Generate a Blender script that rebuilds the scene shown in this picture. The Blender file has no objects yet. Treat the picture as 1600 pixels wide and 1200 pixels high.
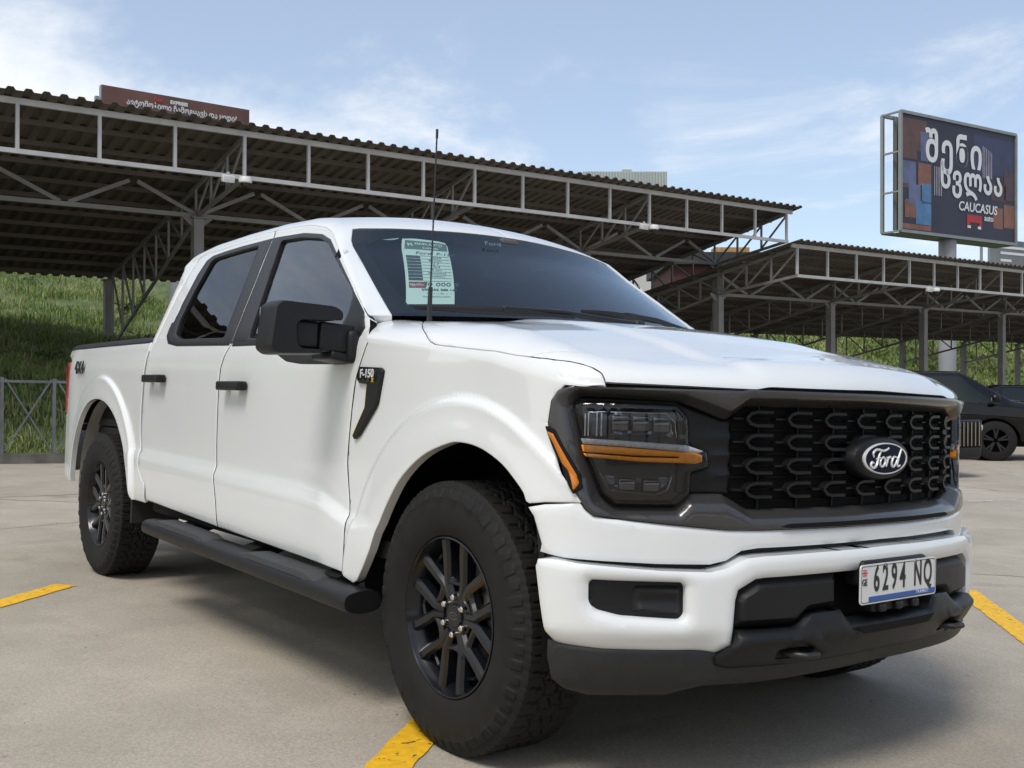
import bpy, bmesh, math, random
import numpy as np
from mathutils import Vector, Matrix
from mathutils.geometry import delaunay_2d_cdt
random.seed(7); RNG = np.random.default_rng(7)
sc = bpy.context.scene
col = sc.collection
R = math.radians

# ---------------------------------------------------------------- camera
CAM = np.array([2.6416, -2.7774, 1.0732]); YAW, PIT, ROL, FPX = 2.48798, .005, .003, 1611.8
def cam_rows(yaw, pit, rol):
    f = np.array([math.cos(yaw)*math.cos(pit), math.sin(yaw)*math.cos(pit), math.sin(pit)])
    r = np.cross(f, [0, 0, 1]); r /= np.linalg.norm(r); u = np.cross(r, f)
    return np.array([r*math.cos(rol)+u*math.sin(rol), -r*math.sin(rol)+u*math.cos(rol), f])
MG = cam_rows(YAW, PIT, ROL)
cd = bpy.data.cameras.new("camera"); cam = bpy.data.objects.new("camera", cd); col.objects.link(cam)
cd.sensor_width = 36; cd.lens = FPX/1600*36; cd.clip_start = .05; cd.clip_end = 4000
m = Matrix([[MG[0][i], MG[1][i], -MG[2][i], CAM[i]] for i in range(3)]+[[0, 0, 0, 1]])
cam.matrix_world = m; sc.camera = cam

# ---------------------------------------------------------------- light
SUN_EL, SUN_AZ = R(57), R(-62)         # azimuth counted from +X towards +Y (where the sun stands)
w = bpy.data.worlds.new("World"); sc.world = w; w.use_nodes = True
nt = w.node_tree; N = nt.nodes; L = nt.links; N.clear()
out = N.new("ShaderNodeOutputWorld"); bg = N.new("ShaderNodeBackground"); L.new(bg.outputs[0], out.inputs[0])
sky = N.new("ShaderNodeTexSky"); sky.sky_type = 'NISHITA'; sky.sun_disc = False
sky.sun_elevation = SUN_EL; sky.sun_rotation = R(90)-SUN_AZ; sky.air_density = 1.0; sky.dust_density = 1.2; sky.ozone_density = 1.5
tc = N.new("ShaderNodeTexCoord")
sep = N.new("ShaderNodeSeparateXYZ"); L.new(tc.outputs["Generated"], sep.inputs[0])
def M_(op, a, b=None, c=None):
    n = N.new("ShaderNodeMath"); n.operation = op
    for i, v in enumerate((a, b, c)):
        if v is None: continue
        if isinstance(v, (int, float)): n.inputs[i].default_value = v
        else: L.new(v, n.inputs[i])
    return n.outputs[0]
zz = M_('MAXIMUM', M_('ADD', sep.outputs[2], .13), .02)
px = M_('DIVIDE', sep.outputs[0], zz); py = M_('DIVIDE', sep.outputs[1], zz)
cmb = N.new("ShaderNodeCombineXYZ"); L.new(px, cmb.inputs[0]); L.new(py, cmb.inputs[1])
n1 = N.new("ShaderNodeTexNoise"); n1.inputs["Scale"].default_value = 1.15; n1.inputs["Detail"].default_value = 10; n1.inputs["Roughness"].default_value = .62; n1.inputs["Distortion"].default_value = .35
mp = N.new("ShaderNodeMapping"); mp.inputs["Location"].default_value = (0.4, 14.0, 3.3); L.new(cmb.outputs[0], mp.inputs[0]); L.new(mp.outputs[0], n1.inputs["Vector"])
n2 = N.new("ShaderNodeTexNoise"); n2.inputs["Scale"].default_value = .28; n2.inputs["Detail"].default_value = 4; L.new(mp.outputs[0], n2.inputs["Vector"])
# clouds are denser to the left of the view (towards -X -Y) and low near the horizon
dens = M_('ADD', M_('MULTIPLY', n1.outputs[0], .95), M_('MULTIPLY', n2.outputs[0], .25))
side_ = M_('MULTIPLY', M_('SUBTRACT', sep.outputs[1], .15), -.24)
low = M_('MULTIPLY', M_('SUBTRACT', .20, M_('MINIMUM', sep.outputs[2], .4)), .75)
dens = M_('ADD', M_('ADD', dens, side_), low)
mr = N.new("ShaderNodeMapRange"); mr.interpolation_type = 'SMOOTHSTEP'; L.new(dens, mr.inputs[0]); mr.inputs[1].default_value = .45; mr.inputs[2].default_value = .72
mr.inputs[3].default_value = .28
mix = N.new("ShaderNodeMixRGB"); L.new(mr.outputs[0], mix.inputs[0])
hs = N.new("ShaderNodeHueSaturation"); hs.inputs["Saturation"].default_value = 1.10; hs.inputs["Value"].default_value = .97; L.new(sky.outputs[0], hs.inputs["Color"])
L.new(hs.outputs[0], mix.inputs[1])
cc = N.new("ShaderNodeMixRGB"); L.new(n2.outputs[0], cc.inputs[0]); cc.inputs[1].default_value = (4.9, 5.2, 5.6, 1); cc.inputs[2].default_value = (6.6, 6.75, 6.9, 1)
L.new(cc.outputs[0], mix.inputs[2])
L.new(mix.outputs[0], bg.inputs[0]); bg.inputs[1].default_value = .128
sd = bpy.data.lights.new("sun", 'SUN'); sd.energy = 1.75; sd.angle = R(20); sd.color = (1, .95, .88)
so = bpy.data.objects.new("sun", sd); col.objects.link(so)
dv = Vector((math.cos(SUN_EL)*math.cos(SUN_AZ), math.cos(SUN_EL)*math.sin(SUN_AZ), math.sin(SUN_EL)))
so.rotation_euler = dv.to_track_quat('Z', 'Y').to_euler(); so.location = (0, 0, 30)
sc.view_settings.view_transform = 'Standard'; sc.view_settings.look = 'None'; sc.view_settings.exposure = 0.40; sc.view_settings.gamma = 1
sc.cycles.use_denoising = True; sc.cycles.max_bounces = 8; sc.cycles.transparent_max_bounces = 12
sc.cycles.caustics_reflective = False; sc.cycles.caustics_refractive = False

# ---------------------------------------------------------------- materials
def mat(name, color, rough=.5, metal=0, spec=.5, coat=0, noise=None, bump=None, emis=None, coat_rough=.03):
    """noise: (scale, amount, detail) varies the colour; bump: (scale, strength)"""
    m = bpy.data.materials.new(name); m.use_nodes = True
    nt = m.node_tree; b = nt.nodes["Principled BSDF"]
    b.inputs["Base Color"].default_value = (*color, 1); b.inputs["Roughness"].default_value = rough
    b.inputs["Metallic"].default_value = metal; b.inputs["Specular IOR Level"].default_value = spec
    b.inputs["Coat Weight"].default_value = coat; b.inputs["Coat Roughness"].default_value = coat_rough
    tc = nt.nodes.new("ShaderNodeTexCoord")
    if noise:
        n = nt.nodes.new("ShaderNodeTexNoise"); n.inputs["Scale"].default_value = noise[0]; n.inputs["Detail"].default_value = noise[2] if len(noise) > 2 else 5
        nt.links.new(tc.outputs["Object"], n.inputs["Vector"])
        r = nt.nodes.new("ShaderNodeMapRange"); r.inputs[1].default_value = .3; r.inputs[2].default_value = .7
        r.inputs[3].default_value = 1-noise[1]; r.inputs[4].default_value = 1+noise[1]; nt.links.new(n.outputs[0], r.inputs[0])
        h = nt.nodes.new("ShaderNodeHueSaturation"); h.inputs["Color"].default_value = (*color, 1); nt.links.new(r.outputs[0], h.inputs["Value"])
        nt.links.new(h.outputs[0], b.inputs["Base Color"])
        r2 = nt.nodes.new("ShaderNodeMapRange"); r2.inputs[3].default_value = max(0, rough-.08); r2.inputs[4].default_value = min(1, rough+.08); nt.links.new(n.outputs[0], r2.inputs[0]); nt.links.new(r2.outputs[0], b.inputs["Roughness"])
    if bump:
        n = nt.nodes.new("ShaderNodeTexNoise"); n.inputs["Scale"].default_value = bump[0]; n.inputs["Detail"].default_value = 3
        nt.links.new(tc.outputs["Object"], n.inputs["Vector"])
        bp = nt.nodes.new("ShaderNodeBump"); bp.inputs["Strength"].default_value = bump[1]; bp.inputs["Distance"].default_value = .002
        nt.links.new(n.outputs[0], bp.inputs["Height"]); nt.links.new(bp.outputs[0], b.inputs["Normal"])
    if emis:
        b.inputs["Emission Color"].default_value = (*emis[0], 1); b.inputs["Emission Strength"].default_value = emis[1]
    return m
def glass(name, tint, refl=1.0, body=None, rough=0.0, ior=1.5, gc=(1, 1, 1)):
    """thin pane: Fresnel mirror over a tinted see-through sheet"""
    m = bpy.data.materials.new(name); m.use_nodes = True; nt = m.node_tree; n = nt.nodes; n.clear()
    o = n.new("ShaderNodeOutputMaterial"); mx = n.new("ShaderNodeMixShader"); g = n.new("ShaderNodeBsdfGlossy"); t = n.new("ShaderNodeBsdfTransparent")
    f = n.new("ShaderNodeFresnel"); f.inputs[0].default_value = ior; g.inputs["Roughness"].default_value = rough; g.inputs[0].default_value = (*gc, 1); t.inputs[0].default_value = (*tint, 1)
    geo = n.new("ShaderNodeNewGeometry")
    # same Fresnel from both sides of the pane
    mul = n.new("ShaderNodeMath"); mul.operation = 'MULTIPLY'; mul.use_clamp = True; mul.inputs[1].default_value = refl
    nt.links.new(f.outputs[0], mul.inputs[0]); nt.links.new(mul.outputs[0], mx.inputs[0])
    nt.links.new(t.outputs[0], mx.inputs[1]); nt.links.new(g.outputs[0], mx.inputs[2]); nt.links.new(mx.outputs[0], o.inputs[0])
    return m
PAINT = mat("white_paint", (.70, .72, .722), .30, 0, .5, 1.0, noise=(1.6, .012, 3), coat_rough=.015)
PLAST = mat("black_plastic", (.0075, .008, .009), .44, 0, .34, bump=(900, .25), noise=(9, .18))
SATIN = mat("satin_black_trim", (.017, .018, .020), .38, 0, .4, noise=(30, .06))
DARK = mat("dark_lining_and_gap_shade", (.006, .006, .006), .8, 0, .2)  # real dark linings, and painted shade in the door gaps
CARBON = mat("dark_grey_gloss_trim", (.042, .041, .041), .28, .1, .45, .5, noise=(4, .05), coat_rough=.06)
MESHM = mat("grille_plastic", (.0065, .007, .008), .45, 0, .3)
RUBBER = mat("tyre_rubber", (.0115, .011, .0105), .68, 0, .24, noise=(14, .22), bump=(500, .2))
RIMM = mat("black_alloy", (.007, .0085, .011), .25, .1, .35, .25, noise=(9, .08), coat_rough=.08)
CHROME = mat("chrome", (.62, .62, .60), .14, 1)
STEEL_D = mat("brake_steel", (.20, .19, .18), .42, .9, noise=(30, .2))
AMBER = mat("amber_lens", (.88, .30, .010), .25, 0, .4, .2, noise=(60, .1))
AMBER2 = mat("amber_marker", (.50, .15, .006), .3, 0, .35, .1)
RED = mat("red_lens", (.34, .012, .012), .2, 0, .5, .8)
CLEARW = mat("clear_lens_bar", (.42, .43, .45), .12, 0, .6, .8, noise=(90, .2))
LAMPD = mat("lamp_housing", (.005, .006, .007), .15, .1, .35, .0)
GLASS_W = glass("windscreen_glass", (.68, .82, .80), 1.05, gc=(.80, .90, 1.0))
GLASS_F = glass("front_door_glass", (.58, .68, .64), 1.7)
GLASS_R = glass("privacy_glass", (.02, .021, .022), 1.0)
GLASS_H = glass("headlight_cover", (.86, .88, .90), .9)
LETTER_B = mat("plate_ink", (.012, .013, .016), .4)
PLATEW = mat("plate_white", (.66, .67, .66), .38, noise=(12, .04))
BLUE = mat("plate_blue", (.03, .10, .36), .4)
SILVER = mat("silver_letters", (.72, .73, .74), .3, .3)
WELL = mat("wheel_well_sheet", (.30, .29, .275), .7, noise=(5, .3))
INTER = mat("interior_cloth", (.085, .086, .09), .8, noise=(40, .15))
YEL = mat("yellow_accent", (.65, .50, .02), .4)

# ---------------------------------------------------------------- scene tree helpers
def tag(o, label=None, cat=None, group=None, kind=None):
    if label: o["label"] = label
    if cat: o["category"] = cat
    if group: o["group"] = group
    if kind: o["kind"] = kind
    return o
def empty(name, loc=(0, 0, 0), rz=0):
    o = bpy.data.objects.new(name, None); col.objects.link(o); o.location = loc; o.rotation_euler = (0, 0, rz); o.empty_display_size = .2; return o
def link(name, me, mt, parent=None, smooth=None):
    o = bpy.data.objects.new(name, me); col.objects.link(o)
    for m_ in (mt if isinstance(mt, (list, tuple)) else [mt]): me.materials.append(m_)
    if smooth is not None:
        me.shade_smooth(); me.set_sharp_from_angle(angle=R(smooth))
    if parent: o.parent = parent
    return o
def copy_tree(o, parent=None):
    c = o.copy(); col.objects.link(c); c.parent = parent
    for ch in list(o.children): copy_tree(ch, c)
    return c
class MB:
    """collects shapes, links them as one mesh"""
    def __init__(s): s.v = []; s.f = []; s.mi = []; s.cur = 0
    def add(s, vs, fs):
        b = len(s.v); s.v += [tuple(map(float, q)) for q in vs]; s.f += [tuple(i+b for i in f) for f in fs]; s.mi += [s.cur]*len(fs)
    def box(s, c, d, rot=None, bev=0):
        hx, hy, hz = d[0]/2, d[1]/2, d[2]/2
        if bev:
            b = min(bev, hx*.9, hy*.9, hz*.9); vs = []; idx = {}
            bm = bmesh.new(); bmesh.ops.create_cube(bm, size=1)
            for v in bm.verts: v.co = Vector((v.co.x*d[0], v.co.y*d[1], v.co.z*d[2]))
            bmesh.ops.bevel(bm, geom=list(bm.edges), offset=b, segments=3, profile=.5, affect='EDGES')
            vs = [v.co.copy() for v in bm.verts]; bm.verts.index_update(); fs = [[v.index for v in f.verts] for f in bm.faces]; bm.free()
        else:
            vs = [Vector((x, y, z)) for x in (-hx, hx) for y in (-hy, hy) for z in (-hz, hz)]
            fs = [(0, 1, 3, 2), (4, 6, 7, 5), (0, 4, 5, 1), (2, 3, 7, 6), (0, 2, 6, 4), (1, 5, 7, 3)]
        if rot is not None: vs = [rot @ v for v in vs]
        s.add([(v[0]+c[0], v[1]+c[1], v[2]+c[2]) for v in vs], fs)
    def bar(s, a, b, w, h=None, up=(0, 0, 1)):
        """rectangular bar from a to b"""
        a = Vector(a); b = Vector(b); h = h or w; d = (b-a); l = d.length
        if l < 1e-6: return
        d.normalize(); u = Vector(up)
        if abs(d.dot(u)) > .99: u = Vector((1, 0, 0))
        x = d.cross(u).normalized(); y = x.cross(d)
        vs = [p+x*sx*w/2+y*sy*h/2 for p in (a, b) for sx, sy in ((-1, -1), (1, -1), (1, 1), (-1, 1))]
        s.add(vs, [(0, 3, 2, 1), (4, 5, 6, 7), (0, 1, 5, 4), (1, 2, 6, 5), (2, 3, 7, 6), (3, 0, 4, 7)])
    def tube(s, pts, r, n=10, closed=False, cap=True, flat=1.0, up=(0, 0, 1)):
        pts = [Vector(p) for p in pts]; k = len(pts); rs = r if isinstance(r, (list, tuple)) else [r]*k
        rings = []
        for i, p in enumerate(pts):
            d = (pts[(i+1) % k]-pts[i-1]) if closed else (pts[min(i+1, k-1)]-pts[max(i-1, 0)])
            d.normalize(); u = Vector(up)
            if abs(d.dot(u)) > .97: u = Vector((1, 0, 0))
            x = d.cross(u).normalized(); y = x.cross(d)
            rings.append([p+x*math.cos(2*math.pi*j/n)*rs[i]+y*math.sin(2*math.pi*j/n)*rs[i]*flat for j in range(n)])
        b = len(s.v); vs = [q for rg in rings for q in rg]; fs = []
        for i in range(k if closed else k-1):
            for j in range(n):
                i2 = (i+1) % k; fs.append((i*n+j, i*n+(j+1) % n, i2*n+(j+1) % n, i2*n+j))
        if cap and not closed: fs.append(tuple(range(n-1, -1, -1))); fs.append(tuple((k-1)*n+j for j in range(n)))
        s.add(vs, fs)
    def lathe(s, prof, n=64, axis='Y', c=(0, 0, 0), closed=False):
        """prof: (radius, along axis)"""
        vs = []; k = len(prof)
        for i in range(n):
            a = 2*math.pi*i/n
            for r, h in prof:
                if axis == 'Y': q = (r*math.cos(a), h, r*math.sin(a))
                elif axis == 'Z': q = (r*math.cos(a), r*math.sin(a), h)
                else: q = (h, r*math.cos(a), r*math.sin(a))
                vs.append((q[0]+c[0], q[1]+c[1], q[2]+c[2]))
        fs = []
        for i in range(n):
            for j in range(k if closed else k-1):
                a, b = i*k+j, i*k+(j+1) % k; c2, d2 = ((i+1) % n)*k+(j+1) % k, ((i+1) % n)*k+j
                fs.append((a, b, c2, d2))
        s.add(vs, fs)
    def prism(s, poly, d0, d1, fn):
        """poly 2D extruded from d0 to d1; fn(a, b, d) -> 3D"""
        n = len(poly); vs = [fn(a, b, d0) for a, b in poly]+[fn(a, b, d1) for a, b in poly]
        s.add(vs, [tuple(range(n-1, -1, -1)), tuple(range(n, 2*n))]+[(i, (i+1) % n, n+(i+1) % n, n+i) for i in range(n)])
    def build(s, name, mt, parent=None, smooth=None, recalc=True):
        me = bpy.data.meshes.new(name); me.from_pydata(s.v, [], s.f)
        if recalc:
            bm = bmesh.new(); bm.from_mesh(me); bmesh.ops.recalc_face_normals(bm, faces=bm.faces); bm.to_mesh(me); bm.free()
        o = link(name, me, mt, parent, smooth)
        if any(s.mi):
            for p, i in zip(me.polygons, s.mi): p.material_index = i
        return o
def text_mesh(txt, size, ext=.001, shear=0, bold=0, spacing=1.0, align='CENTER', xs=1.0):
    c = bpy.data.curves.new("lettering", 'FONT'); c.body = txt; c.size = size; c.extrude = ext; c.shear = shear; c.offset = bold
    c.space_character = spacing; c.align_x = align; c.align_y = 'CENTER'; c.resolution_u = 3
    o = bpy.data.objects.new("lettering", c); col.objects.link(o); dg = bpy.context.evaluated_depsgraph_get(); dg.update()
    me = bpy.data.meshes.new_from_object(o.evaluated_get(dg)); bpy.data.objects.remove(o); bpy.data.curves.remove(c)
    if xs != 1.0:
        for v in me.vertices: v.co.x *= xs
    me.materials.clear(); return me
def place_text(name, txt, size, M4, mt, parent, **k):
    me = text_mesh(txt, size, **k); me.transform(M4); return link(name, me, mt, parent)
def frame(o, x, y):
    """matrix with local x, y axes, origin o"""
    x = Vector(x).normalized(); z = x.cross(Vector(y)).normalized(); y = z.cross(x)
    return Matrix([[x[i], y[i], z[i], o[i]] for i in range(3)]+[[0, 0, 0, 1]])

# ---------------------------------------------------------------- ground height: the lot falls gently away under the truck
def ground_z(x, y):
    x = np.asarray(x, float); y = np.asarray(y, float)
    z = -.0689-.0282*np.clip(y, -12, 6)-.00376*np.clip(x, -12, 12)
    t = np.clip((np.hypot(x, y-1)-7)/8, 0, 1); t = t*t*(3-2*t)
    far = -.068-.0282*np.clip(y, -4, 6.5)
    return z*(1-t)+far*t

# ---------------------------------------------------------------- body surface of the pickup (x forward, y left, z up)
PLAN=[(.86,0),(.857,.15),(.84,.3),(.80,.5),(.745,.65),(.665,.8),(.59,.9),(.52,.957),(.42,.99),(.28,1.003),(.1,1.005),(-1.,1.005),(-2.5,1.005),(-4.2,1.0),(-4.5,.99),(-4.66,.96),(-4.74,.9),(-4.77,.8),(-4.78,.5),(-4.78,0)]
def _spl(P,n=24):
    P=[(P[0][0],-P[1][1])]+list(P)+[(P[-1][0],-P[-2][1])]
    out=[]
    for i in range(1,len(P)-2):
        p0,p1,p2,p3=[np.array(q,float) for q in P[i-1:i+3]]
        # centripetal-ish tangents scaled by segment length
        d1=np.linalg.norm(p2-p1);d0=np.linalg.norm(p1-p0)+1e-9;d2=np.linalg.norm(p3-p2)+1e-9
        m1=((p1-p0)/d0*d1+(p2-p1)/d1*d0)/(d0+d1)*d1
        m2=((p2-p1)/d1*d2+(p3-p2)/d2*d1)/(d1+d2)*d1
        for t in np.arange(n)/n:
            out.append((2*t**3-3*t*t+1)*p1+(t**3-2*t*t+t)*m1+(3*t*t-2*t**3)*p2+(t**3-t*t)*m2)
    out.append(np.array(P[-2],float));return np.array(out)
PC=_spl(PLAN)
PS=np.r_[0,np.cumsum(np.hypot(*np.diff(PC,axis=0).T))]
_d=np.gradient(PC,axis=0);_d/=np.hypot(*_d.T)[:,None]
PN=np.stack([_d[:,1],-_d[:,0]],1)   # outward normal (x,y>0 side)
def itp(x,T):
    a=np.array(T,float);return np.interp(x,a[:,0],a[:,1])
def sm(a,b,x):
    t=np.clip((np.asarray(x,float)-a)/(b-a),0,1);return t*t*(3-2*t)
def plan(s):
    s=np.asarray(s,float);sg=np.where(s<0,-1.,1.);a=np.abs(s)
    x=np.interp(a,PS,PC[:,0]);y=np.interp(a,PS,PC[:,1]);nx=np.interp(a,PS,PN[:,0]);ny=np.interp(a,PS,PN[:,1])
    return x,-y*sg,nx,-ny*sg          # positive s = truck's right side (y<0)
def s_of_x(x): return np.interp(-np.asarray(x,float),-PC[:,0],PS)
def x_of_s(s): return np.interp(np.abs(s),PS,PC[:,0])
# side section: offset from plan by height
PROF=[(.30,-.10),(.44,-.06),(.47,-.035),(.50,-.012),(.54,-.002),(.58,0),(.71,-.001),(.742,-.004),(.758,-.012),(.772,-.0225),(.83,-.0245),(.95,-.024),(1.1,-.0225),(1.2,-.022),(1.26,-.028),(1.32,-.042),(1.37,-.058),(1.42,-.074),(1.5,-.10)]
def npro(z):
    a=np.array(PROF);z=np.asarray(z,float)
    r=0
    for o,w in((-.007,.25),(0,.5),(.007,.25)): r=r+w*np.interp(z+o,a[:,0],a[:,1])
    return r
ARCH=[(.05,.42,.535),(-3.71,.475,.565)]
def flare(x,z):
    # raised lip round the wheel arches
    r=0
    for (cx,cz,R) in ARCH:
        d=np.hypot((x-cx),(z-cz))-R
        f=sm(.140,.116,d)*(.026-.007*sm(.0,.1,d))
        r=np.maximum(r,f*sm(-.2,.0,z-.45+.2))
    return r
def door_fade(x): # crease bulge only between the arches
    return sm(-.30,-.62,x)*sm(-3.25,-2.95,x)
def belt(s,z,n=0.):
    s=np.asarray(s,float);z=np.asarray(z,float)
    X,Y,nx,ny=plan(s)
    sh=itp(X,[(-2.9,0),(-1.0,.045),(-.85,.055),(-.64,.11),(0,.11)])
    nn=npro(z+sh*sm(1.05,.85,z))
    # between arches the lower band bulges; elsewhere flatter
    flat=np.interp(z,[.30,.44,.54,1.0,1.2,1.26,1.32,1.37,1.42,1.5],[-.07,-.045,-.026,-.024,-.022,-.028,-.042,-.058,-.074,-.10])
    k=door_fade(X);nn=nn*k+flat*(1-k)
    nn=nn*sm(.95,1.5,np.abs(s))      # front face: flush with plan
    nn=nn+flare(X,z)*sm(.70,.45,X)
    t=nn+n
    return np.stack([X+nx*t,Y+ny*t,z+0*X],-1)
# shoulder and top roll
def zs(x): return itp(x,[(-4.8,1.315),(-2.9,1.30),(-.9,1.285),(-.6,1.27),(-.2,1.235),(.2,1.19),(.45,1.138),(.55,1.124),(.9,1.12)])
def Rs(x): return itp(x,[(-1,.20),(-.3,.19),(.3,.15),(.6,.10),(.9,.08)])
def Rz(x): return itp(x,[(-1,.10),(-.5,.10),(0,.115),(.4,.10),(.6,.07),(.9,.06)])
def Wt(x):
    s=s_of_x(x);P=belt(s,zs(x));return -P[...,1]
def side(x,v):
    """x, v : v<=1 height .35..shoulder ; 1..2 roll over to the top"""
    x=np.asarray(x,float);v=np.asarray(v,float)
    z=.35+(zs(x)-.35)*np.minimum(v,1)
    P=belt(s_of_x(x),z)
    th=np.clip(v-1,0,1.2)*np.pi/2
    Q=P.copy()
    Q[...,1]=P[...,1]+Rs(x)*(1-np.cos(th));Q[...,2]=z+Rz(x)*np.sin(np.minimum(th,np.pi/2))
    return Q
def planx(y):
    y=np.minimum(np.abs(y),1.0);i=PC[:,0]>-.2
    return np.interp(y,PC[i,1],PC[i,0])
def hood(x,y):
    x=np.asarray(x,float);y=np.asarray(y,float)
    W=Wt(x);d=np.clip(W-np.abs(y),0,None)
    R=Rs(x);c=np.clip(1-d/R,0,1);ro=Rz(x)*(1-np.sqrt(1-c*c))
    e=np.clip((d-R)/(np.maximum(W-R,.3)),0,1)
    C_=(.025+.007*sm(.7,-.5,x))*(1-(1-e)**2)+.013*sm(.50,.43,np.abs(y)+.12*sm(.8,-.5,x)*0)*sm(.86,.70,x)*sm(-.5,-.3,x)   # power dome
    z=zs(x)+Rz(x)+C_
    df=np.clip(planx(y)-.02-x,0,None);Rf=.12;c=np.clip(1-df/Rf,0,1)
    lip=(.062+C_)*(1-np.sqrt(np.clip(1-c*c,0,1)))
    z=z-(ro**3+lip**3+1e-12)**(1/3)
    return np.stack([x+0*y,y+0*x,z],-1)
# cab
def zk(x): return itp(x,[(-2.95,1.74),(-2.85,1.79),(-2.6,1.815),(-2.2,1.825),(-1.8,1.825),(-1.5,1.81),(-1.3,1.78),(-1.2,1.752),(-.62,1.395),(-.4,1.265)])
def rk(x): return itp(x,[(-2.95,.09),(-1.4,.085),(-1.25,.055),(-1.1,.022),(-.4,.018)])
def crown(x): return itp(x,[(-2.9,.045),(-1.5,.05),(-1.25,.045),(-1.1,.03),(-.4,.02)])
def cab(x,v):
    """v 0..1 belt (z 1.30) to roof rail, 1..2 roll, 2..3 across to the middle (wraps on to 4 for the left half is done by mirroring)"""
    x=np.asarray(x,float);v=np.asarray(v,float)
    z0=1.30;zt=zk(x);a=np.clip(v,0,1);z=z0+(zt-z0)*a
    def yside(z): return .967-np.interp(z,[1.30,1.36,1.42,1.9],[0,.018,.042,.042+.40*.48])
    y=yside(z)
    th=np.clip(v-1,0,1)*np.pi/2;r=rk(x)
    y=y-r*1.25*(1-np.cos(th))-.0;zz=z+r*np.sin(th)*.75
    w=np.clip(v-2,0,1);y=y*(1-w);zz=zz+crown(x)*(1-(1-w)**2)
    bow=itp(x,[(-2.9,.0),(-2.4,0),(-1.6,.05),(-1.25,.14),(-.5,.20),(0,.2)])*np.clip(1-(y/.8)**2,-.3,1)*sm(.75,1.2,v)
    return np.stack([x+bow,-y,zz],-1)

def body(x,v):
    """door/cab side: v<0 -> z=1.30+v on the belt, v>=0 -> cab"""
    x=np.asarray(x,float);v=np.asarray(v,float)
    A=belt(s_of_x(x),1.30+np.minimum(v,0));B=cab(x,np.maximum(v,0))
    k=(v<0)[...,None] if v.ndim else np.array(v<0)
    return np.where(k,A,B)

def side3(x,v):
    """whole fender and bonnet top: v 0..1 side, 1..2 shoulder roll, 2..3 to the middle"""
    x=np.asarray(x,float);v=np.asarray(v,float)
    P=side(x,np.minimum(v,2.0));w=np.clip(v-2,0,1)
    y=-P[...,1]*(1-w)
    H=hood(x,y);Q=P.copy();Q[...,1]=-y
    df=np.clip(planx(y)-.02-x,0,None);c=np.clip(1-df/.12,0,1)
    lip=.062*(1-np.sqrt(np.clip(1-c*c,0,1)))
    ro=Rz(x)*(1-np.sin(np.clip(v-1,0,1)*np.pi/2))
    zz=zs(x)+Rz(x)-np.maximum((ro**3+lip**3+1e-12)**(1/3)*sm(.9,1.4,v)+ro*(1-sm(.9,1.4,v)),ro)
    Q[...,2]=np.where(v>=1.7,H[...,2],np.where(v>1,zz,P[...,2]))
    return Q
def bedf(s,v):
    s=np.asarray(s,float);v=np.asarray(v,float)
    z=.35+.95*np.minimum(v,1);th=np.clip(v-1,0,1)*np.pi/2
    P=belt(s,z,-.12*(1-np.cos(th)));P[...,2]=z+.10*np.sin(th);return P

# ---------------------------------------------------------------- panels cut out of the body surface
def resample(poly, step):
    out = []
    n = len(poly)
    for i in range(n):
        a = np.array(poly[i], float); b = np.array(poly[(i+1) % n], float); k = max(1, int(np.ceil(np.hypot(*(b-a))/step)))
        for j in range(k): out.append(tuple(a+(b-a)*j/k))
    return out
def rnd(poly, r, only=None, k=5):
    out = []; n = len(poly)
    for i in range(n):
        p = np.array(poly[i], float)
        if only is not None and i not in only: out.append(tuple(p)); continue
        a = np.array(poly[i-1], float)-p; b = np.array(poly[(i+1) % n], float)-p; la, lb = np.hypot(*a), np.hypot(*b)
        rr = min(r, la*.45, lb*.45); p0 = p+a/la*rr; p1 = p+b/lb*rr
        for j in range(k+1):
            t = j/k; out.append(tuple((1-t)**2*p0+2*t*(1-t)*p+t*t*p1))
    return out
def cr(P, n=4):
    P = [np.array(p_, float) for p_ in P]; q = [2*P[0]-P[1]]+P+[2*P[-1]-P[-2]]; o = []
    for i in range(1, len(q)-2):
        for t in np.arange(n)/n: o.append(tuple(.5*((2*q[i])+(-q[i-1]+q[i+1])*t+(2*q[i-1]-5*q[i]+4*q[i+1]-q[i+2])*t*t+(-q[i-1]+3*q[i]-3*q[i+1]+q[i+2])*t**3)))
    return o+[tuple(P[-1])]
def area(poly): return .5*sum(poly[i][0]*poly[(i+1) % len(poly)][1]-poly[(i+1) % len(poly)][0]*poly[i][1] for i in range(len(poly)))
def inside(pts, poly):
    P = np.asarray(pts, float); x, y = P[:, 0], P[:, 1]; r = np.zeros(len(P), bool); q = np.asarray(poly, float); j = len(q)-1
    for i in range(len(q)):
        c = ((q[i, 1] > y) != (q[j, 1] > y)); 
        with np.errstate(divide='ignore', invalid='ignore'):
            r ^= c & (x < (q[j, 0]-q[i, 0])*(y-q[i, 1])/(q[j, 1]-q[i, 1]+1e-30)+q[i, 0])
        j = i
    return r
def dist_poly(pts, poly):
    P = np.asarray(pts, float); q = np.asarray(poly, float); d = np.full(len(P), 1e9)
    for i in range(len(q)):
        a = q[i]; b = q[(i+1) % len(q)]; ab = b-a; l = (ab@ab)+1e-12
        t = np.clip(((P-a)@ab)/l, 0, 1); d = np.minimum(d, np.hypot(*(P-a-t[:, None]*ab).T))
    return d
def surf_normal(f, a, b, e=1e-3):
    P = f(a, b); da = f(a+e, b)-f(a-e, b); db = f(a, b+e)-f(a, b-e); n = np.cross(da, db); n /= (np.linalg.norm(n, axis=-1, keepdims=True)+1e-12)
    return P, n
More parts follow.
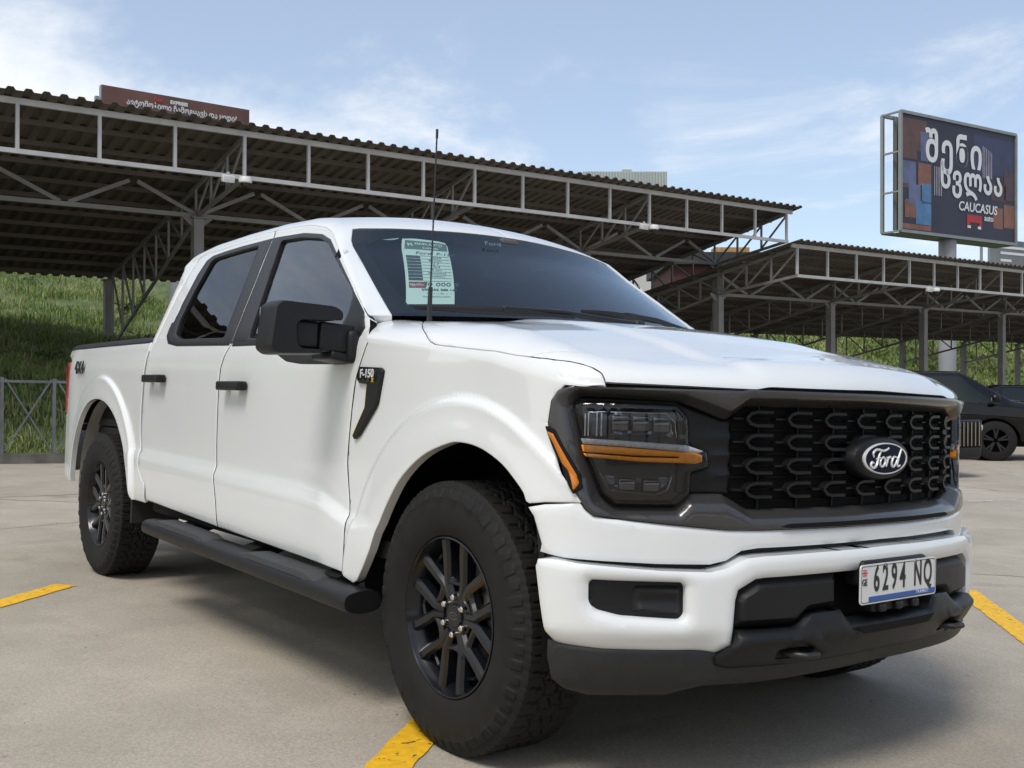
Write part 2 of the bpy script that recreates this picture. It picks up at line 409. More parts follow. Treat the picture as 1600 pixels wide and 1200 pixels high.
def panel(name, poly, surf, mt, parent, off=0.0, thick=.02, step=.04, holes=(), edge=.0035, nfun=None, mirror=True, sgn=1, rings=None, inner_rings=True, smooth=40, both=None, extra=None, scale=1.0, seam=None, avoid=None, rim=None):
    """poly (and holes) in the surface's own two coordinates; cut out, lifted by off along the outward normal, edges rolled in and given thickness.
    Returns [right, left] objects"""
    rings = rings if rings is not None else (edge*1.0, edge*2.6)
    loops = [resample(poly, step)]+[resample(h, step) for h in holes]
    pts = []; edges = []; bnd = []
    for lp in loops:
        b = len(pts); pts += lp; edges += [(b+i, b+(i+1) % len(lp)) for i in range(len(lp))]; bnd.append((b, len(lp)))
    ins = []
    A = np.array(loops[0]); x0, y0 = A.min(0); x1, y1 = A.max(0)
    gx, gy = np.meshgrid(np.arange(x0+step*.5, x1, step), np.arange(y0+step*.5, y1, step), indexing='ij')
    G = np.stack([gx.ravel(), gy.ravel()], 1)
    if avoid is not None: G = G[~avoid(G)]
    if extra is not None and len(extra): G = np.concatenate([G, np.asarray(extra, float)])
    def ok(G, dmin):
        k = inside(G, poly)
        for h in holes: k &= ~inside(G, h)
        G = G[k]
        if len(G) == 0: return G
        d = dist_poly(G, poly)
        for h in holes: d = np.minimum(d, dist_poly(G, h))
        return G[d > dmin]
    ins += ok(G, max(step*.35, (rings[-1] if rings else 0)*1.3)).tolist()
    if inner_rings:
        for lp in loops:
            q = np.array(lp); t = np.roll(q, -1, 0)-np.roll(q, 1, 0); t /= (np.hypot(*t.T)[:, None]+1e-12); nn = np.stack([-t[:, 1], t[:, 0]], 1)
            for r_ in rings:
                for s_ in (1, -1):
                    c = q+nn*r_*s_; k = ok(c, r_*.8); ins += k.tolist()
    nb = len(pts); allp = [Vector(p_) for p_ in pts+[tuple(q) for q in ins]]
    vo, eo, fo, ov, oe, of = delaunay_2d_cdt(allp, edges, [], 0, 1e-6)
    V = np.array([(v.x, v.y) for v in vo]); F = np.array([f for f in fo if len(f) == 3])
    cen = V[F].mean(1); k = inside(cen, poly)
    for h in holes: k &= ~inside(cen, h)
    F = F[k]
    a, b = V[:, 0], V[:, 1]
    P, n = surf_normal(surf, a, b)
    if both is not None: n = n*both
    else:
        # outward: away from the truck's middle line point
        c = np.stack([np.clip(P[:, 0], -4.3, .1), 0*P[:, 0], np.full(len(P), .9)], 1); flip = np.sum(n*(P-c), -1) < 0
        if name_flat(flip): pass
        n = np.where(flip[:, None], -n, n)
    d = dist_poly(V, poly)
    for h in holes: d = np.minimum(d, dist_poly(V, h))
    e = edge*scale; t = np.clip(d/max(edge*2.6, 1e-6), 0, 1)
    o = off-e*(1-np.sqrt(np.clip(1-(1-t)**2, 0, 1)))
    if seam is not None: k_ = seam(P); o = off+(o-off)*k_
    if nfun is not None: o = o+nfun(a, b)
    Pt = P+n*(o if np.ndim(o) else np.full(len(P), o))[:, None]
    # face orientation to follow n
    fn = np.cross(Pt[F[:, 1]]-Pt[F[:, 0]], Pt[F[:, 2]]-Pt[F[:, 0]]); fl = np.sum(fn*n[F[:, 0]], -1) < 0
    F[fl] = F[fl][:, ::-1]
    # open edges -> flange
    ed = {}
    for f in F:
        for i in range(3):
            u, v = int(f[i]), int(f[(i+1) % 3]); ed[(u, v)] = 1
    be = [(u, v) for (u, v) in ed if (v, u) not in ed]
    if seam is not None: be = [(u, v) for u, v in be if k_[u] > .02 or k_[v] > .02]
    vs = Pt.tolist(); fs = [tuple(map(int, f)) for f in F]; mp = {}
    if thick:
        for u, v in be:
            for q in (u, v):
                if q not in mp: mp[q] = len(vs); vs.append((Pt[q]-n[q]*(thick(a[q], b[q]) if callable(thick) else thick)).tolist())
        for u, v in be: fs.append((v, u, mp[u], mp[v]))
    res = []
    for s_, go in ((1, True), (-1, mirror)):
        if not go: continue
        if s_ == 1: vv, ff = vs, fs
        else: vv = [(q[0], -q[1], q[2]) for q in vs]; ff = [tuple(reversed(f)) for f in fs]
        me = bpy.data.meshes.new(name); me.from_pydata(vv, [], ff); me.update()
        if rim is not None:
            for p_ in list(me.polygons)[len(F):]: p_.material_index = 1
        res.append(link(name, me, [mt, rim] if rim is not None else mt, parent if not isinstance(parent, (list, tuple)) else parent[0 if s_ == 1 else 1], smooth))
    return res
def arch_rings(i, to_ab):
    cx, cz, R_ = ARCH[i]; o = []
    for d in (.090, .104, .113, .1175, .122, .1265, .131, .1355, .140, .147, .158):
        r_ = R_+d; n = int(2*math.pi*r_/.022)
        o += [to_ab(cx+r_*math.cos(2*math.pi*k/n), cz+r_*math.sin(2*math.pi*k/n)) for k in range(n) if r_*math.sin(2*math.pi*k/n) > -.1]
    return o
def near_arch(i, to_xz):
    cx, cz, R_ = ARCH[i]
    def f(G): x, z = to_xz(G[:, 0], G[:, 1]); d = np.hypot(x-cx, z-cz)-R_; return (d > .084) & (d < .166)
    return f
def name_flat(x): return False
def sym(half):
    """polygon given for s>0 from the top middle round to the bottom middle -> closed symmetric polygon"""
    return list(half)+[(-a, b) for a, b in reversed(half) if abs(a) > 1e-9]
def fbelt(s, z): return belt(s, z)

# ================================================================ THE PICKUP
def make_truck():
    T = empty("pickup_truck")
    tag(T, "white pickup truck with black grille and a price sheet behind its windscreen", "pickup truck")
    # ---------- fender
    arch_f = [(-.505, .45), (-.47, .50), (-.436, .555), (-.395, .645), (-.33, .74), (-.25, .825), (-.13, .90), (.0, .943), (.08, .953), (.19, .94), (.30, .90), (.385, .84), (.407, .806)]
    arch_f = cr(arch_f)
    def zv(x, z): return (x, (z-.35)/(float(zs(x))-.35))
    hoodcut = [(-.492, 1.97), (-.40, 1.80), (-.30, 1.55), (-.22, 1.37), (-.165, 1.22), (-.12, 1.165), (-.045, 1.165), (.16, 1.20), (.30, 1.27), (.391, 1.355), (.46, 1.46), (.507, 1.535), (.542, 1.585), (.570, 1.52), (.588, 1.38)]
    surr_side = [(.592, 1.16), (.56, 1.03), (.508, .998), (.474, .95), (.458, .85), (.475, .775), (.511, .69), (.543, .63), (.556, .60)]
    cut_low = [(.47, .585), (.418, .568)]
    dcut = [(-.640, -.84), (-.634, -.76), (-.634, -.68), (-.641, -.60), (-.658, -.52), (-.668, -.449), (-.660, -.36), (-.646, -.26), (-.624, -.16), (-.590, -.092), (-.566, -.035), (-.560, -.01)]
    fp = [(-.566, 1.10), (-.60, 1.30), (-.625, 1.6), (-.64, 1.97)]+hoodcut+surr_side+cut_low+[zv(x, z) for x, z in reversed(arch_f)]+[zv(-.53, .437)]+[zv(x+.007, 1.30+v) for x, v in dcut]
    panel("fender", fp, side3, PAINT, T, step=.022, edge=.002, extra=[q_ for q_ in arch_rings(0, lambda x, z: zv(x, z)) if q_[1] < .985], avoid=near_arch(0, lambda x, v: (x, .35+v*(zs(x)-.35))), thick=lambda a_, b_: .035 if b_ < .9 else .008)
    # ---------- doors
    mid = [(-1.80, .03), (-1.815, 0), (-1.86, -.06), (-1.892, -.15), (-1.902, -.30), (-1.902, -.47), (-1.885, -.56), (-1.868, -.61), (-1.85, -.66), (-1.83, -.72), (-1.82, -.77), (-1.82, -.812)]
    midt = [(-1.80, .03), (-1.815, .5), (-1.835, 1.0), (-1.84, 1.20)]
    atop = [(-1.30, 1.20), (-1.2, 1.17), (-1.10, 1.12), (-1.035, 1.07), (-.895, 1.01), (-.75, .995), (-.665, .985), (-.60, .88), (-.578, .5), (-.568, .0)]
    rc = [(-2.905, 0), (-2.915, -.09), (-2.94, -.244), (-2.953, -.382), (-2.942, -.485), (-2.905, -.571), (-2.895, -.62), (-2.845, -.669), (-2.79, -.711), (-2.787, -.78)]
    g = .0050
    dlo_f = [(-1.80+g, .016), (-1.512, .012), (-1.40, -.012), (-1.315, -.045), (-1.2, -.082), (-1.064, -.094), (-.70, -.10), (-.655, -.095), (-.625, .0), (-.607, .35), (-.65, .80), (-.72, .90), (-.82, .925), (-1.037, .945), (-1.20, .955), (-1.32, .972), (-1.835+g, .972)]
    dlo_r = [(-1.80-g, .016), (-1.835-g, .972), (-2.40, .972), (-2.55, .965), (-2.62, .93), (-2.665, .80), (-2.705, .5), (-2.712, .28), (-2.70, .17), (-2.64, .09), (-2.52, .055), (-2.2, .035)]
    dcut = cr(dcut, 3); mid = cr(mid, 3); rc = cr(rc, 3)
    fd = [(x-.0, v) for x, v in dcut]+atop[::-1]+[(-1.84+g, 1.20), (-1.835+g, 1.0), (-1.815+g, .5)]+[(x+g, v) for x, v in mid]
    fd = [p_ for i, p_ in enumerate(fd) if i == 0 or np.hypot(p_[0]-fd[i-1][0], p_[1]-fd[i-1][1]) > 1e-3]
    # the opening keeps a bridge at the pillar so door skin and opening never share an edge
    hf = [(min(x, -.0), v) for x, v in dlo_f]; hf = [(x if x > -1.79 else -1.797+(.0 if v < .5 else -.03)+.012, v) for x, v in hf]
    hr = [(x if x < -1.82 or v > .5 else -1.812, v) for x, v in dlo_r]; hr = [(x if not (v > .5 and x > -1.85) else -1.852, v) for x, v in hr]
    hf = rnd(hf, .02); hr = rnd(hr, .02)
    d1 = panel("front_door", fd, body, PAINT, T, rim=DARK, step=.026, edge=.0015, thick=.03, holes=[hf])  # both doors: cut edges coloured dark, painting shade into the shut lines
    rd = [(-1.84-g, 1.20)]+[(-1.835-g, 1.0), (-1.815-g, .5)]+[(x-g, v) for x, v in mid]+[(x, v) for x, v in reversed(rc)]+[(-2.872, .1), (-2.866, .3), (-2.85, .6), (-2.80, .88), (-2.73, 1.05), (-2.62, 1.18), (-2.55, 1.20)]
    d2 = panel("rear_door", rd, body, PAINT, T, rim=DARK, step=.026, edge=.0015, thick=.03, holes=[hr])
    panel('seam_shade_sheet', [(-2.99, -.80), (-.50, -.82), (-.50, -.04), (-1.2, -.13), (-1.8, -.04), (-2.99, -.02)], body, DARK, T, off=-.017, thick=0, edge=0, step=.09, inner_rings=False)  # added dark sheet behind the skins, stands in for shade in the seams
    # window trim and glass
    gf = rnd([(-1.625, .05), (-1.30, .045), (-.80, .12), (-.775, .5), (-.80, .885), (-1.05, .90), (-1.22, .915), (-1.30, .93), (-1.72, .93)], .03)
    gr = rnd([(-1.915, .075), (-2.50, .10), (-2.60, .16), (-2.625, .30), (-2.60, .60), (-2.545, .90), (-2.50, .925), (-1.965, .93)], .03)
    def grow(poly, d):
        q = np.array(poly); s_ = 1 if area(poly) > 0 else -1; t = np.roll(q, -1, 0)-np.roll(q, 1, 0); t /= np.hypot(*t.T)[:, None]; return [tuple(p_) for p_ in q+np.stack([t[:, 1], -t[:, 0]], 1)*d*s_]
    panel("window_trim", rnd(dlo_f, .02, only=range(2, 15)), body, SATIN, d1, off=.0025, step=.05, thick=.02, holes=[gf], edge=.002)
    panel("window_trim", dlo_r, body, SATIN, d2, off=.0025, step=.05, thick=.02, holes=[gr], edge=.002)
    panel("window_glass", grow(gf, .01), body, GLASS_F, d1, off=-.012, step=.06, thick=0, edge=0, inner_rings=False)
    panel("window_glass", grow(gr, .01), body, GLASS_R, d2, off=-.012, step=.06, thick=0, edge=0, inner_rings=False)
    # pillar seam and the raised lower weatherstrip
    panel("belt_moulding", [(-1.79, -.004), (-1.5, -.008), (-1.36, -.03), (-1.31, -.052), (-1.30, -.034), (-1.38, -.006), (-1.5, .014), (-1.79, .022)], body, PLAST, d1, off=.004, step=.05, thick=.01, edge=.003)
    panel("belt_moulding", [(-1.825, .0), (-2.52, .032), (-2.66, .065), (-2.725, .15), (-2.74, .29), (-2.72, .30), (-2.69, .19), (-2.62, .11), (-2.50, .078), (-1.825, .04)], body, PLAST, d2, off=.004, step=.05, thick=.01, edge=.003)
    # mirror sail: dark corner of the front window
    panel("mirror_sail", [(-.80, -.098), (-.655, -.092), (-.628, 0), (-.612, .35), (-.65, .76), (-.70, .86), (-.775, .90), (-.775, .12), (-.80, 0)], body, PLAST, d1, off=.003, step=.05, thick=.012, edge=.004)
    # handles
    for dd, xa, xb, za in ((d1, -1.56, -1.80, 1.118), (d2, -2.585, -2.825, 1.152)):
        for k, par in ((1, dd[0]), (-1, dd[1])):
            h = MB(); yo = -1.003*k
            xm = (xa+xb)/2; zz_ = za
            vs = []
            h.box((xm, yo-.024*k, zz_), (abs(xb-xa), .020, .040), bev=.008)
            h.box((xb+.03, yo-.006*k, zz_), (.05, .044, .040), bev=.008); h.box((xa-.045, yo-.006*k, zz_), (.085, .044, .040), bev=.008)
            h.build("door_handle", PLAST, par, smooth=40)
            c = MB(); c.lathe([(0, 0), (.030, 0), (.032, -.002*k), (.034, .006*k)], 28, 'Y', (xm, 0, zz_+.018)); 
            for i, v in enumerate(c.v): c.v[i] = (xm+(v[0]-xm)*1.4, v[1]-.979*k, v[2])
            c.build("handle_cup", PAINT, par, smooth=40)
    # ---------- roof and pillars
    ws_e = [(-.583, 2.075), (-.75, 2.06), (-.95, 2.045), (-1.12, 2.03), (-1.195, 2.03), (-1.203, 2.07), (-1.195, 2.5), (-1.195, 3.0)]
    cs = [(-.572, .90), (-.572, 2.075)]+ws_e+[(-2.93, 3.0), (-2.93, 2), (-2.93, 1), (-2.93, 0), (-2.912, 0), (-2.879, .1), (-2.873, .3), (-2.857, .6), (-2.807, .88), (-2.735, 1.06), (-2.625, 1.19), (-2.55, 1.21), (-1.30, 1.21), (-1.2, 1.18), (-1.10, 1.13), (-1.035, 1.08), (-.895, 1.02), (-.75, 1.005), (-.665, .995)]
    cs = [p_ for i, p_ in enumerate(cs) if i == 0 or np.hypot(p_[0]-cs[i-1][0], p_[1]-cs[i-1][1]) > 1e-3]
    panel("roof", cs, cab, PAINT, T, step=.05, thick=.03, edge=.003)
    # soft ribs pressed into the roof
    wsp = [(-.583, 2.075), (-.75, 2.06), (-.95, 2.045), (-1.12, 2.035), (-1.17, 2.05), (-1.195, 2.12), (-1.19, 3.0), (-.583, 3.0)]
    wsf = wsp[:6]+[(-1.19, 2.5), (-1.19, 3.0)]
    def ws_surf(x, v):      # whole screen in one sheet: v beyond 3 is the left half
        v = np.asarray(v, float); f = v > 3; P = cab(x, np.where(f, 6-v, v)); P[..., 1] = np.where(f, -P[..., 1], P[..., 1]); return P
    wfull = [(-.575, 2.07)]+[(x, v) for x, v in ws_e[1:]]+[(x, 6-v) for x, v in reversed(ws_e[1:-1])]+[(-.575, 3.93)]
    wso = panel("windscreen", wfull, ws_surf, GLASS_W, T, off=-.006, thick=0, step=.06, edge=0, mirror=False, inner_rings=False)[0]
    fr = [(x+.0, v) for x, v in wfull]
    hole = [(-.640, 2.16), (-.9, 2.11), (-1.10, 2.10), (-1.135, 2.16), (-1.155, 2.30), (-1.16, 2.45), (-1.135, 2.60), (-1.10, 2.80), (-1.10, 3.2), (-1.135, 3.4), (-1.16, 3.55), (-1.155, 3.7), (-1.135, 3.84), (-1.10, 3.90), (-.9, 3.89), (-.640, 3.84)]
    panel("windscreen_border", [(-.60, 2.07)]+fr[1:-1]+[(-.60, 3.93)], ws_surf, mat("ceramic_band", (.008, .009, .010), .3), wso, off=-.010, thick=0, step=.06, edge=0, mirror=False, inner_rings=False, holes=[hole])
    # ---------- bonnet
    def yv(x, y):
        W = float(Wt(x)); r_ = float(Rs(x)); y = abs(y)
        return 2+(1-y/(W-r_)) if y < W-r_ else 1+math.acos(max(-1, min(1, 1-(W-y)/r_)))/(math.pi/2)
    def side6(x, v):
        v = np.asarray(v, float); f = v > 3; P = side3(x, np.where(f, 6-v, v)); P[..., 1] = np.where(f, -P[..., 1], P[..., 1]); return P
    hc = [(x+.0, v+.006) for x, v in hoodcut]
    front = []
    # the front 13 cm is a regular strip so the lip stays crisp; the rest is triangulated and shares its edge
    def cy(x, v): return abs(float(side3(np.array(x), np.array(v))[1]))
    cutd = [(float(planx(cy(x, v)))-.0212-x, cy(x, v)) for x, v in [(x, v+.012) for x, v in hoodcut]]
    cutd = [(d_, y_) for d_, y_ in cutd if y_ > .6]; cutd.sort(); DF = .115; NC = 90
    rowsd = [0, .0015, .004, .008, .013, .019, .027, .037, .049, .063, .079, .097, DF]
    def yend(d_): return float(np.interp(d_, [q_[0] for q_ in cutd], [q_[1] for q_ in cutd]))
    def hpt(y, d_): x = float(planx(abs(y)))-.0212-.003*float(sm(.50, .44, abs(y)))*(1-d_/DF)-d_; return hood(np.array(x), np.array(y))
    yD = yend(DF)
    for i in range(0, NC//2+1):
        y = yD*(1-2*i/NC); x = float(planx(y))-.0212-DF; front.append((x, yv(x, y)))
    hoodcut_k = [(x, v) for x, v in hoodcut if float(planx(cy(x, v+.012)))-.0212-x > DF+.004]
    rear = [(-.492, 2.02), (-.47, 2.2), (-.44, 2.5), (-.41, 2.8), (-.40, 3.0)]
    half = rear[::-1]+[(x, v+.012) for x, v in hoodcut_k[1:]]+front
    hp = half+[(x, 6-v) for x, v in reversed(half[1:-1])]
    ex = []
    ho = panel("bonnet", hp, side6, PAINT, T, step=.032, thick=.008, mirror=False, extra=ex, seam=lambda P: sm(DF+.0008, DF+.012, planx(np.abs(P[:, 1]))-.0212-P[:, 0]))[0]
    st_ = MB(); P_ = [hpt(yend(d_)*(1-2*i/NC), d_) for d_ in rowsd for i in range(NC+1)]
    P_ = [P_[0]]*0+P_; base_ = [(p_[0]-.010, p_[1], p_[2]-.004) for p_ in P_[:NC+1]]
    st_.add(P_, [(r_*(NC+1)+i, r_*(NC+1)+i+1, (r_+1)*(NC+1)+i+1, (r_+1)*(NC+1)+i) for r_ in range(len(rowsd)-1) for i in range(NC)])
    st_.add([tuple(p_) for p_ in P_[:NC+1]]+base_, [(i, i+1, NC+2+i, NC+1+i) for i in range(NC)])
    bm = bmesh.new(); bm.from_mesh(ho.data); me2 = bpy.data.meshes.new("tmp"); me2.from_pydata(st_.v, [], st_.f); bm.from_mesh(me2); bpy.data.meshes.remove(me2)
    bmesh.ops.remove_doubles(bm, verts=bm.verts, dist=.0022); bmesh.ops.recalc_face_normals(bm, faces=bm.faces); bm.to_mesh(ho.data); bm.free(); ho.data.shade_smooth(); ho.data.set_sharp_from_angle(angle=R(60))
    # ---------- cowl
    cw = [(-.60, 2.05), (-.487, 2.04), (-.463, 2.2), (-.433, 2.5), (-.403, 2.8), (-.393, 3.0)]
    def cowls(x, v):
        v = np.asarray(v, float); f = v > 3; w_ = np.clip(np.where(f, 6-v, v)-2, 0, 1); y = -.80*(1-w_)
        xs_ = np.asarray(x, float)+.0*y; t = np.clip((-.40-xs_)/.25, 0, 1)
        return np.stack([xs_, np.where(f, -y, y), 1.345+.055*w_-.0*t+0*y], -1)
    cc_ = [(-.66, 2.0), (-.487, 2.0), (-.463, 2.2), (-.433, 2.5), (-.403, 2.8), (-.393, 3.0)]
    cfull = [(-.66, 2.0)]+cc_[1:]+[(x, 6-v) for x, v in reversed(cc_[1:-1])]+[(-.66, 4.0), (-.5, 3.5), (-.36-.14, 3.0), (-.5, 2.5)]
    panel("cowl", [(-.64, 2.0)]+cc_[1:]+[(x, 6-v) for x, v in reversed(cc_[1:-1])]+[(-.64, 4.0)], cowls, PLAST, T, step=.06, thick=.02, mirror=False, both=None)
    # ---------- bed
    S0 = float(s_of_x(-2.93))
    def sx(x): return float(s_of_x(x))
    def bz(s, z): return (s, (z-.35)/.95)
    arch_r = [(-3.02, .50), (-3.05, .55), (-3.10, .64), (-3.17, .745), (-3.25, .845), (-3.36, .94), (-3.52, 1.01), (-3.71, 1.035), (-3.90, 1.01), (-4.05, .94), (-4.16, .845), (-4.235, .745), (-4.27, .64), (-4.285, .55), (-4.29, .50)]
    gapc = [(-2.82, .50), (-2.812, .59), (-2.868, .63), (-2.918, .68), (-2.928, .73), (-2.963, .815), (-2.975, .92), (-2.962, 1.06), (-2.938, 1.21), (-2.925, 1.29), (-2.92, 1.30)]
    arch_r = cr(arch_r); gapc = cr(gapc, 3)
    bp_ = [bz(sx(x)-.0, z) for x, z in reversed(gapc)]+[bz(sx(x), z) for x, z in arch_r]+[bz(6.12, .53), bz(6.38, .57), bz(6.40, .72)]+[(6.37, .62), (6.335, .635)]+[(6.20, .99), (6.20, 1.05), (6.20, 1.33), (4.6, 1.33)]
    bp_ = [bz(sx(x), z) for x, z in reversed(gapc)]+[bz(sx(x), z) for x, z in arch_r]+[bz(6.12, .52), bz(6.46, .56), bz(6.48, .90), bz(6.17, .925), bz(6.17, 1.265), (6.24, 1.06), (6.30, 1.33), (4.512, 1.33)]
    bp_ = [bz(sx(x)+.006, z) for x, z in gapc]+[]
    bp_ = bp_[::-1]  # top first
    poly = [(sx(-2.92)+.006, 1.33)]+[bz(sx(x)+.006, z) for x, z in reversed(gapc)]+[bz(sx(x), z) for x, z in arch_r]+[bz(6.10, .50), bz(6.44, .55), bz(6.50, .93), bz(6.135, .925), bz(6.055, 1.27), (6.24, 1.04), (6.30, 1.33)]
    bs = panel("bed_side", poly, bedf, PAINT, T, edge=.002, step=.022, extra=arch_rings(1, lambda x, z: (float(s_of_x(x)), (z-.35)/.95)), avoid=near_arch(1, lambda s_, v: (x_of_s(s_), .35+.95*v)), thick=.03)
    panel("bed_rail_cap", [(4.52, 1.30), (6.31, 1.30), (6.31, 1.55), (4.52, 1.55)], bedf, PLAST, bs, off=.006, step=.08, thick=.03, edge=.005)
    tl = panel("tail_light", rnd([bz(6.140, .930), bz(6.060, 1.267), bz(6.40, 1.267), bz(6.45, .930)], .01), bedf, RED, T, off=.006, step=.05, thick=.03, edge=.006)
    panel("reversing_lens", rnd([bz(6.30, .96), bz(6.27, 1.10), bz(6.36, 1.10), bz(6.38, .96)], .01), bedf, CLEARW, tl, off=.009, step=.05, thick=.006, edge=.003)
    # inner bed walls, floor, bulkhead, tailgate
    b = MB()
    for k in (1, -1): b.box((-3.82, .87*k, 1.10), (1.72, .02, .46)); b.box((-3.71, .80*k, .98), (.95, .16, .22), bev=.04)
    b.box((-3.82, 0, .84), (1.72, 1.74, .04)); b.box((-2.975, 0, 1.09), (.03, 1.80, .5))
    b.build("bed_liner", PLAST, T, smooth=40)
    tg = MB(); tg.box((-4.79, 0, 1.08), (.07, 1.66, .56), bev=.015); tg.build("tailgate", PAINT, T, smooth=40)
    rb = MB(); rb.box((-4.80, 0, .62), (.12, 1.62, .20), bev=.03); rb.build("rear_bumper", PAINT, T, smooth=40)
    # cab back wall
    cb = MB(); vv = np.concatenate([np.linspace(0, 3, 40)]); Pr = body(np.full(40, -2.93), vv); lo = belt(np.full(6, sx(-2.90)), np.linspace(.55, 1.25, 6))
    ring = [(-2.925, y, z) for x, y, z in np.concatenate([lo, Pr])*[1, .99, 1]]; ring = ring+[(x, -y, z) for x, y, z in reversed(ring[:-1])]
    cb.add(ring, [tuple(range(len(ring)))]); cb.build("cab_back_panel", PAINT, T)
    rw = MB(); rw.box((-2.931, 0, 1.56), (.012, 1.30, .34), bev=.004); rw.build("rear_window", mat("rear_window_glass", (.01, .012, .014), .06), T)
    return T, dict(d1=d1, d2=d2, ws=wso, bs=bs, hood=ho)

def T2(s, z, n=0.0):
    """point on the front/side belt and its frame (tangent to the image right of a viewer in front, up)"""
    P = belt(np.array(float(s)), np.array(float(z)), n); Q = belt(np.array(s-.004), np.array(float(z)), n); t = (Q-P); t /= np.linalg.norm(t)
    return P, t
def belt_text(name, txt, size, s, z, n, mt, parent, bend=False, **k):
    P, t = T2(s, z, n); return place_text(name, txt, size, frame(P, t, (0, 0, 1)), mt, parent, **k)

def make_front(T, D):
    inner = [(1.046, 1.078), (1.028, 1.098), (.73, 1.090), (.60, 1.047), (.585, 1.047), (.53, 1.082), (0, 1.087), (0, .798), (.515, .797), (.60, .840), (.72, .840), (.752, .808), (.915, .806), (.958, .832), (1.004, .935)]
    innerS = [p_ for p_ in inner]
    inner_full = innerS[6:]+[]          # from the middle top... build closed symmetric loop
    loop = [(0, 1.087)]+[(a, b) for a, b in reversed(inner[:6])]+list(reversed(inner[8:]))+[(0, .797)]
    inner_full = loop+[(-a, b) for a, b in reversed(loop[1:-1])]
    outer = [(0, 1.131), (.53, 1.130), (.56, 1.126), (1.05, 1.125), (1.085, 1.114), (1.108, 1.085), (1.118, 1.02), (1.06, .93), (1.028, .852), (.998, .800), (.975, .781), (.868, .770), (.60, .747), (.50, .745), (0, .745)]
    outer_full = outer+[(-a, b) for a, b in reversed(outer[1:-1])]
    def rim_n(a, b):
        d = dist_poly(np.stack([a, b], 1), inner_full); return -.042*sm(.030, 0.0, d)+.006*sm(.02, .05, d)
    su = panel("grille_surround", outer_full, fbelt, CARBON, T, step=.013, thick=.015, edge=.004, holes=[inner_full], nfun=rim_n, mirror=False, rings=(.005, .012, .019, .026, .034))[0]
    # slot under the grille
    panel("lower_slot", [(0, .762), (.40, .760), (.43, .752), (.40, .748), (-.40, .748), (-.43, .752), (-.40, .760)], fbelt, DARK, T, off=.009, step=.05, thick=.004, edge=0, mirror=False, inner_rings=False)
    back = [(a*1.005, b) for a, b in inner_full]
    gp = panel("grille_backing", back, fbelt, DARK, T, off=-.066, thick=0, edge=0, step=.08, mirror=False, inner_rings=False)[0]
    # top strip seen below the bonnet edge
    panel("bonnet_seal", [(0, 1.142), (1.06, 1.132), (1.06, 1.10), (-1.06, 1.10), (-1.06, 1.132)], fbelt, DARK, T, off=-.03, thick=0, edge=0, step=.08, mirror=False, inner_rings=False)
    # side fins between grille and lamp
    fin = [(.735, 1.083), (.60, 1.040), (.575, 1.040), (.575, .842), (.605, .842), (.715, .842), (.735, .842)]
    def fin_n(a, b):
        r = 0
        for zc in (.895, .945, .995): r = r+.010*np.exp(-((b-zc)/.012)**2)*sm(.70, .60, a)
        return r
    panel("grille_fin", fin, fbelt, MESHM, T, off=-.048, thick=.02, step=.014, edge=.003, nfun=fin_n)
    # mesh: rows of open hooks joined by stubs
    g = MB(); rows = [1.050, .985, .918, .851]; pitch = .146
    def gpnt(s, z, n): return belt(np.array(s), np.array(z), n)
    def barb(pts, w_, d_, n0):
        pts3 = []
        for i in range(len(pts)-1):
            a, b = np.array(pts[i]), np.array(pts[i+1])
            A, B = gpnt(a[0], a[1], n0), gpnt(b[0], b[1], n0); A2, B2 = gpnt(a[0], a[1], n0-d_), gpnt(b[0], b[1], n0-d_)
            t = b-a; t = t/np.hypot(*t); p_ = np.array([-t[1], t[0]])*w_/2; a_ = a-t*w_*.3; b_ = b+t*w_*.3
            vs = [gpnt(*(q+p_*s2*(.72 if n_ == n0 else 1)), n_) for n_ in (n0, n0-d_) for q, s2 in ((a_, 1), (b_, 1), (b_, -1), (a_, -1))]
            g.add(vs, [(0, 1, 2, 3), (7, 6, 5, 4), (0, 4, 5, 1), (1, 5, 6, 2), (2, 6, 7, 3), (3, 7, 4, 0)])
    for r_, z in enumerate(rows):
        for i in range(8):
            s0 = .565-i*pitch          # left (viewer) end of the unit
            hh = .019 if r_ < 4 else .017
            if s0-.135 < -.60: continue
            barb([(s0-.122, z+hh), (s0-.068, z+hh), (s0-.048, z+hh*.72), (s0-.036, z+.002)], .0115, .022, -.026)
            barb([(s0-.036, z-.002), (s0-.048, z-hh*.72), (s0-.068, z-hh), (s0-.122, z-hh)], .0115, .022, -.026)
            barb([(s0+.004, z), (s0-.036, z)], .006, .018, -.034)
            if r_ < 3: barb([(s0-.085, z-hh), (s0-.085, z-.066+hh)], .0045, .014, -.042)
            else: barb([(s0-.085, z-hh), (s0-.085, z-.05)], .0045, .014, -.042)
            if r_ == 0: barb([(s0-.085, z+hh), (s0-.085, z+.036)], .0045, .014, -.042)
    gm = g.build("grille_mesh", MESHM, gp)
    # horizontal grey louvres deep behind
    lv = MB()
    for z in np.arange(.82, 1.08, .033):
        lv = MB(); pp = [gpnt(s_, z, -.058) for s_ in np.linspace(-.57, .57, 25)]
        for a_, b_ in zip(pp[:-1], pp[1:]): lv.bar(a_, b_, .008, .004)
        lv.build("louvre", DARK, gp)
    # emblem
    e = MB(); P, t = T2(0.0, .940, .0)
    def ell(rx, rz, x, n=56): return [(x, rx*math.cos(2*math.pi*i/n), P[2]+rz*math.sin(2*math.pi*i/n)) for i in range(n)]
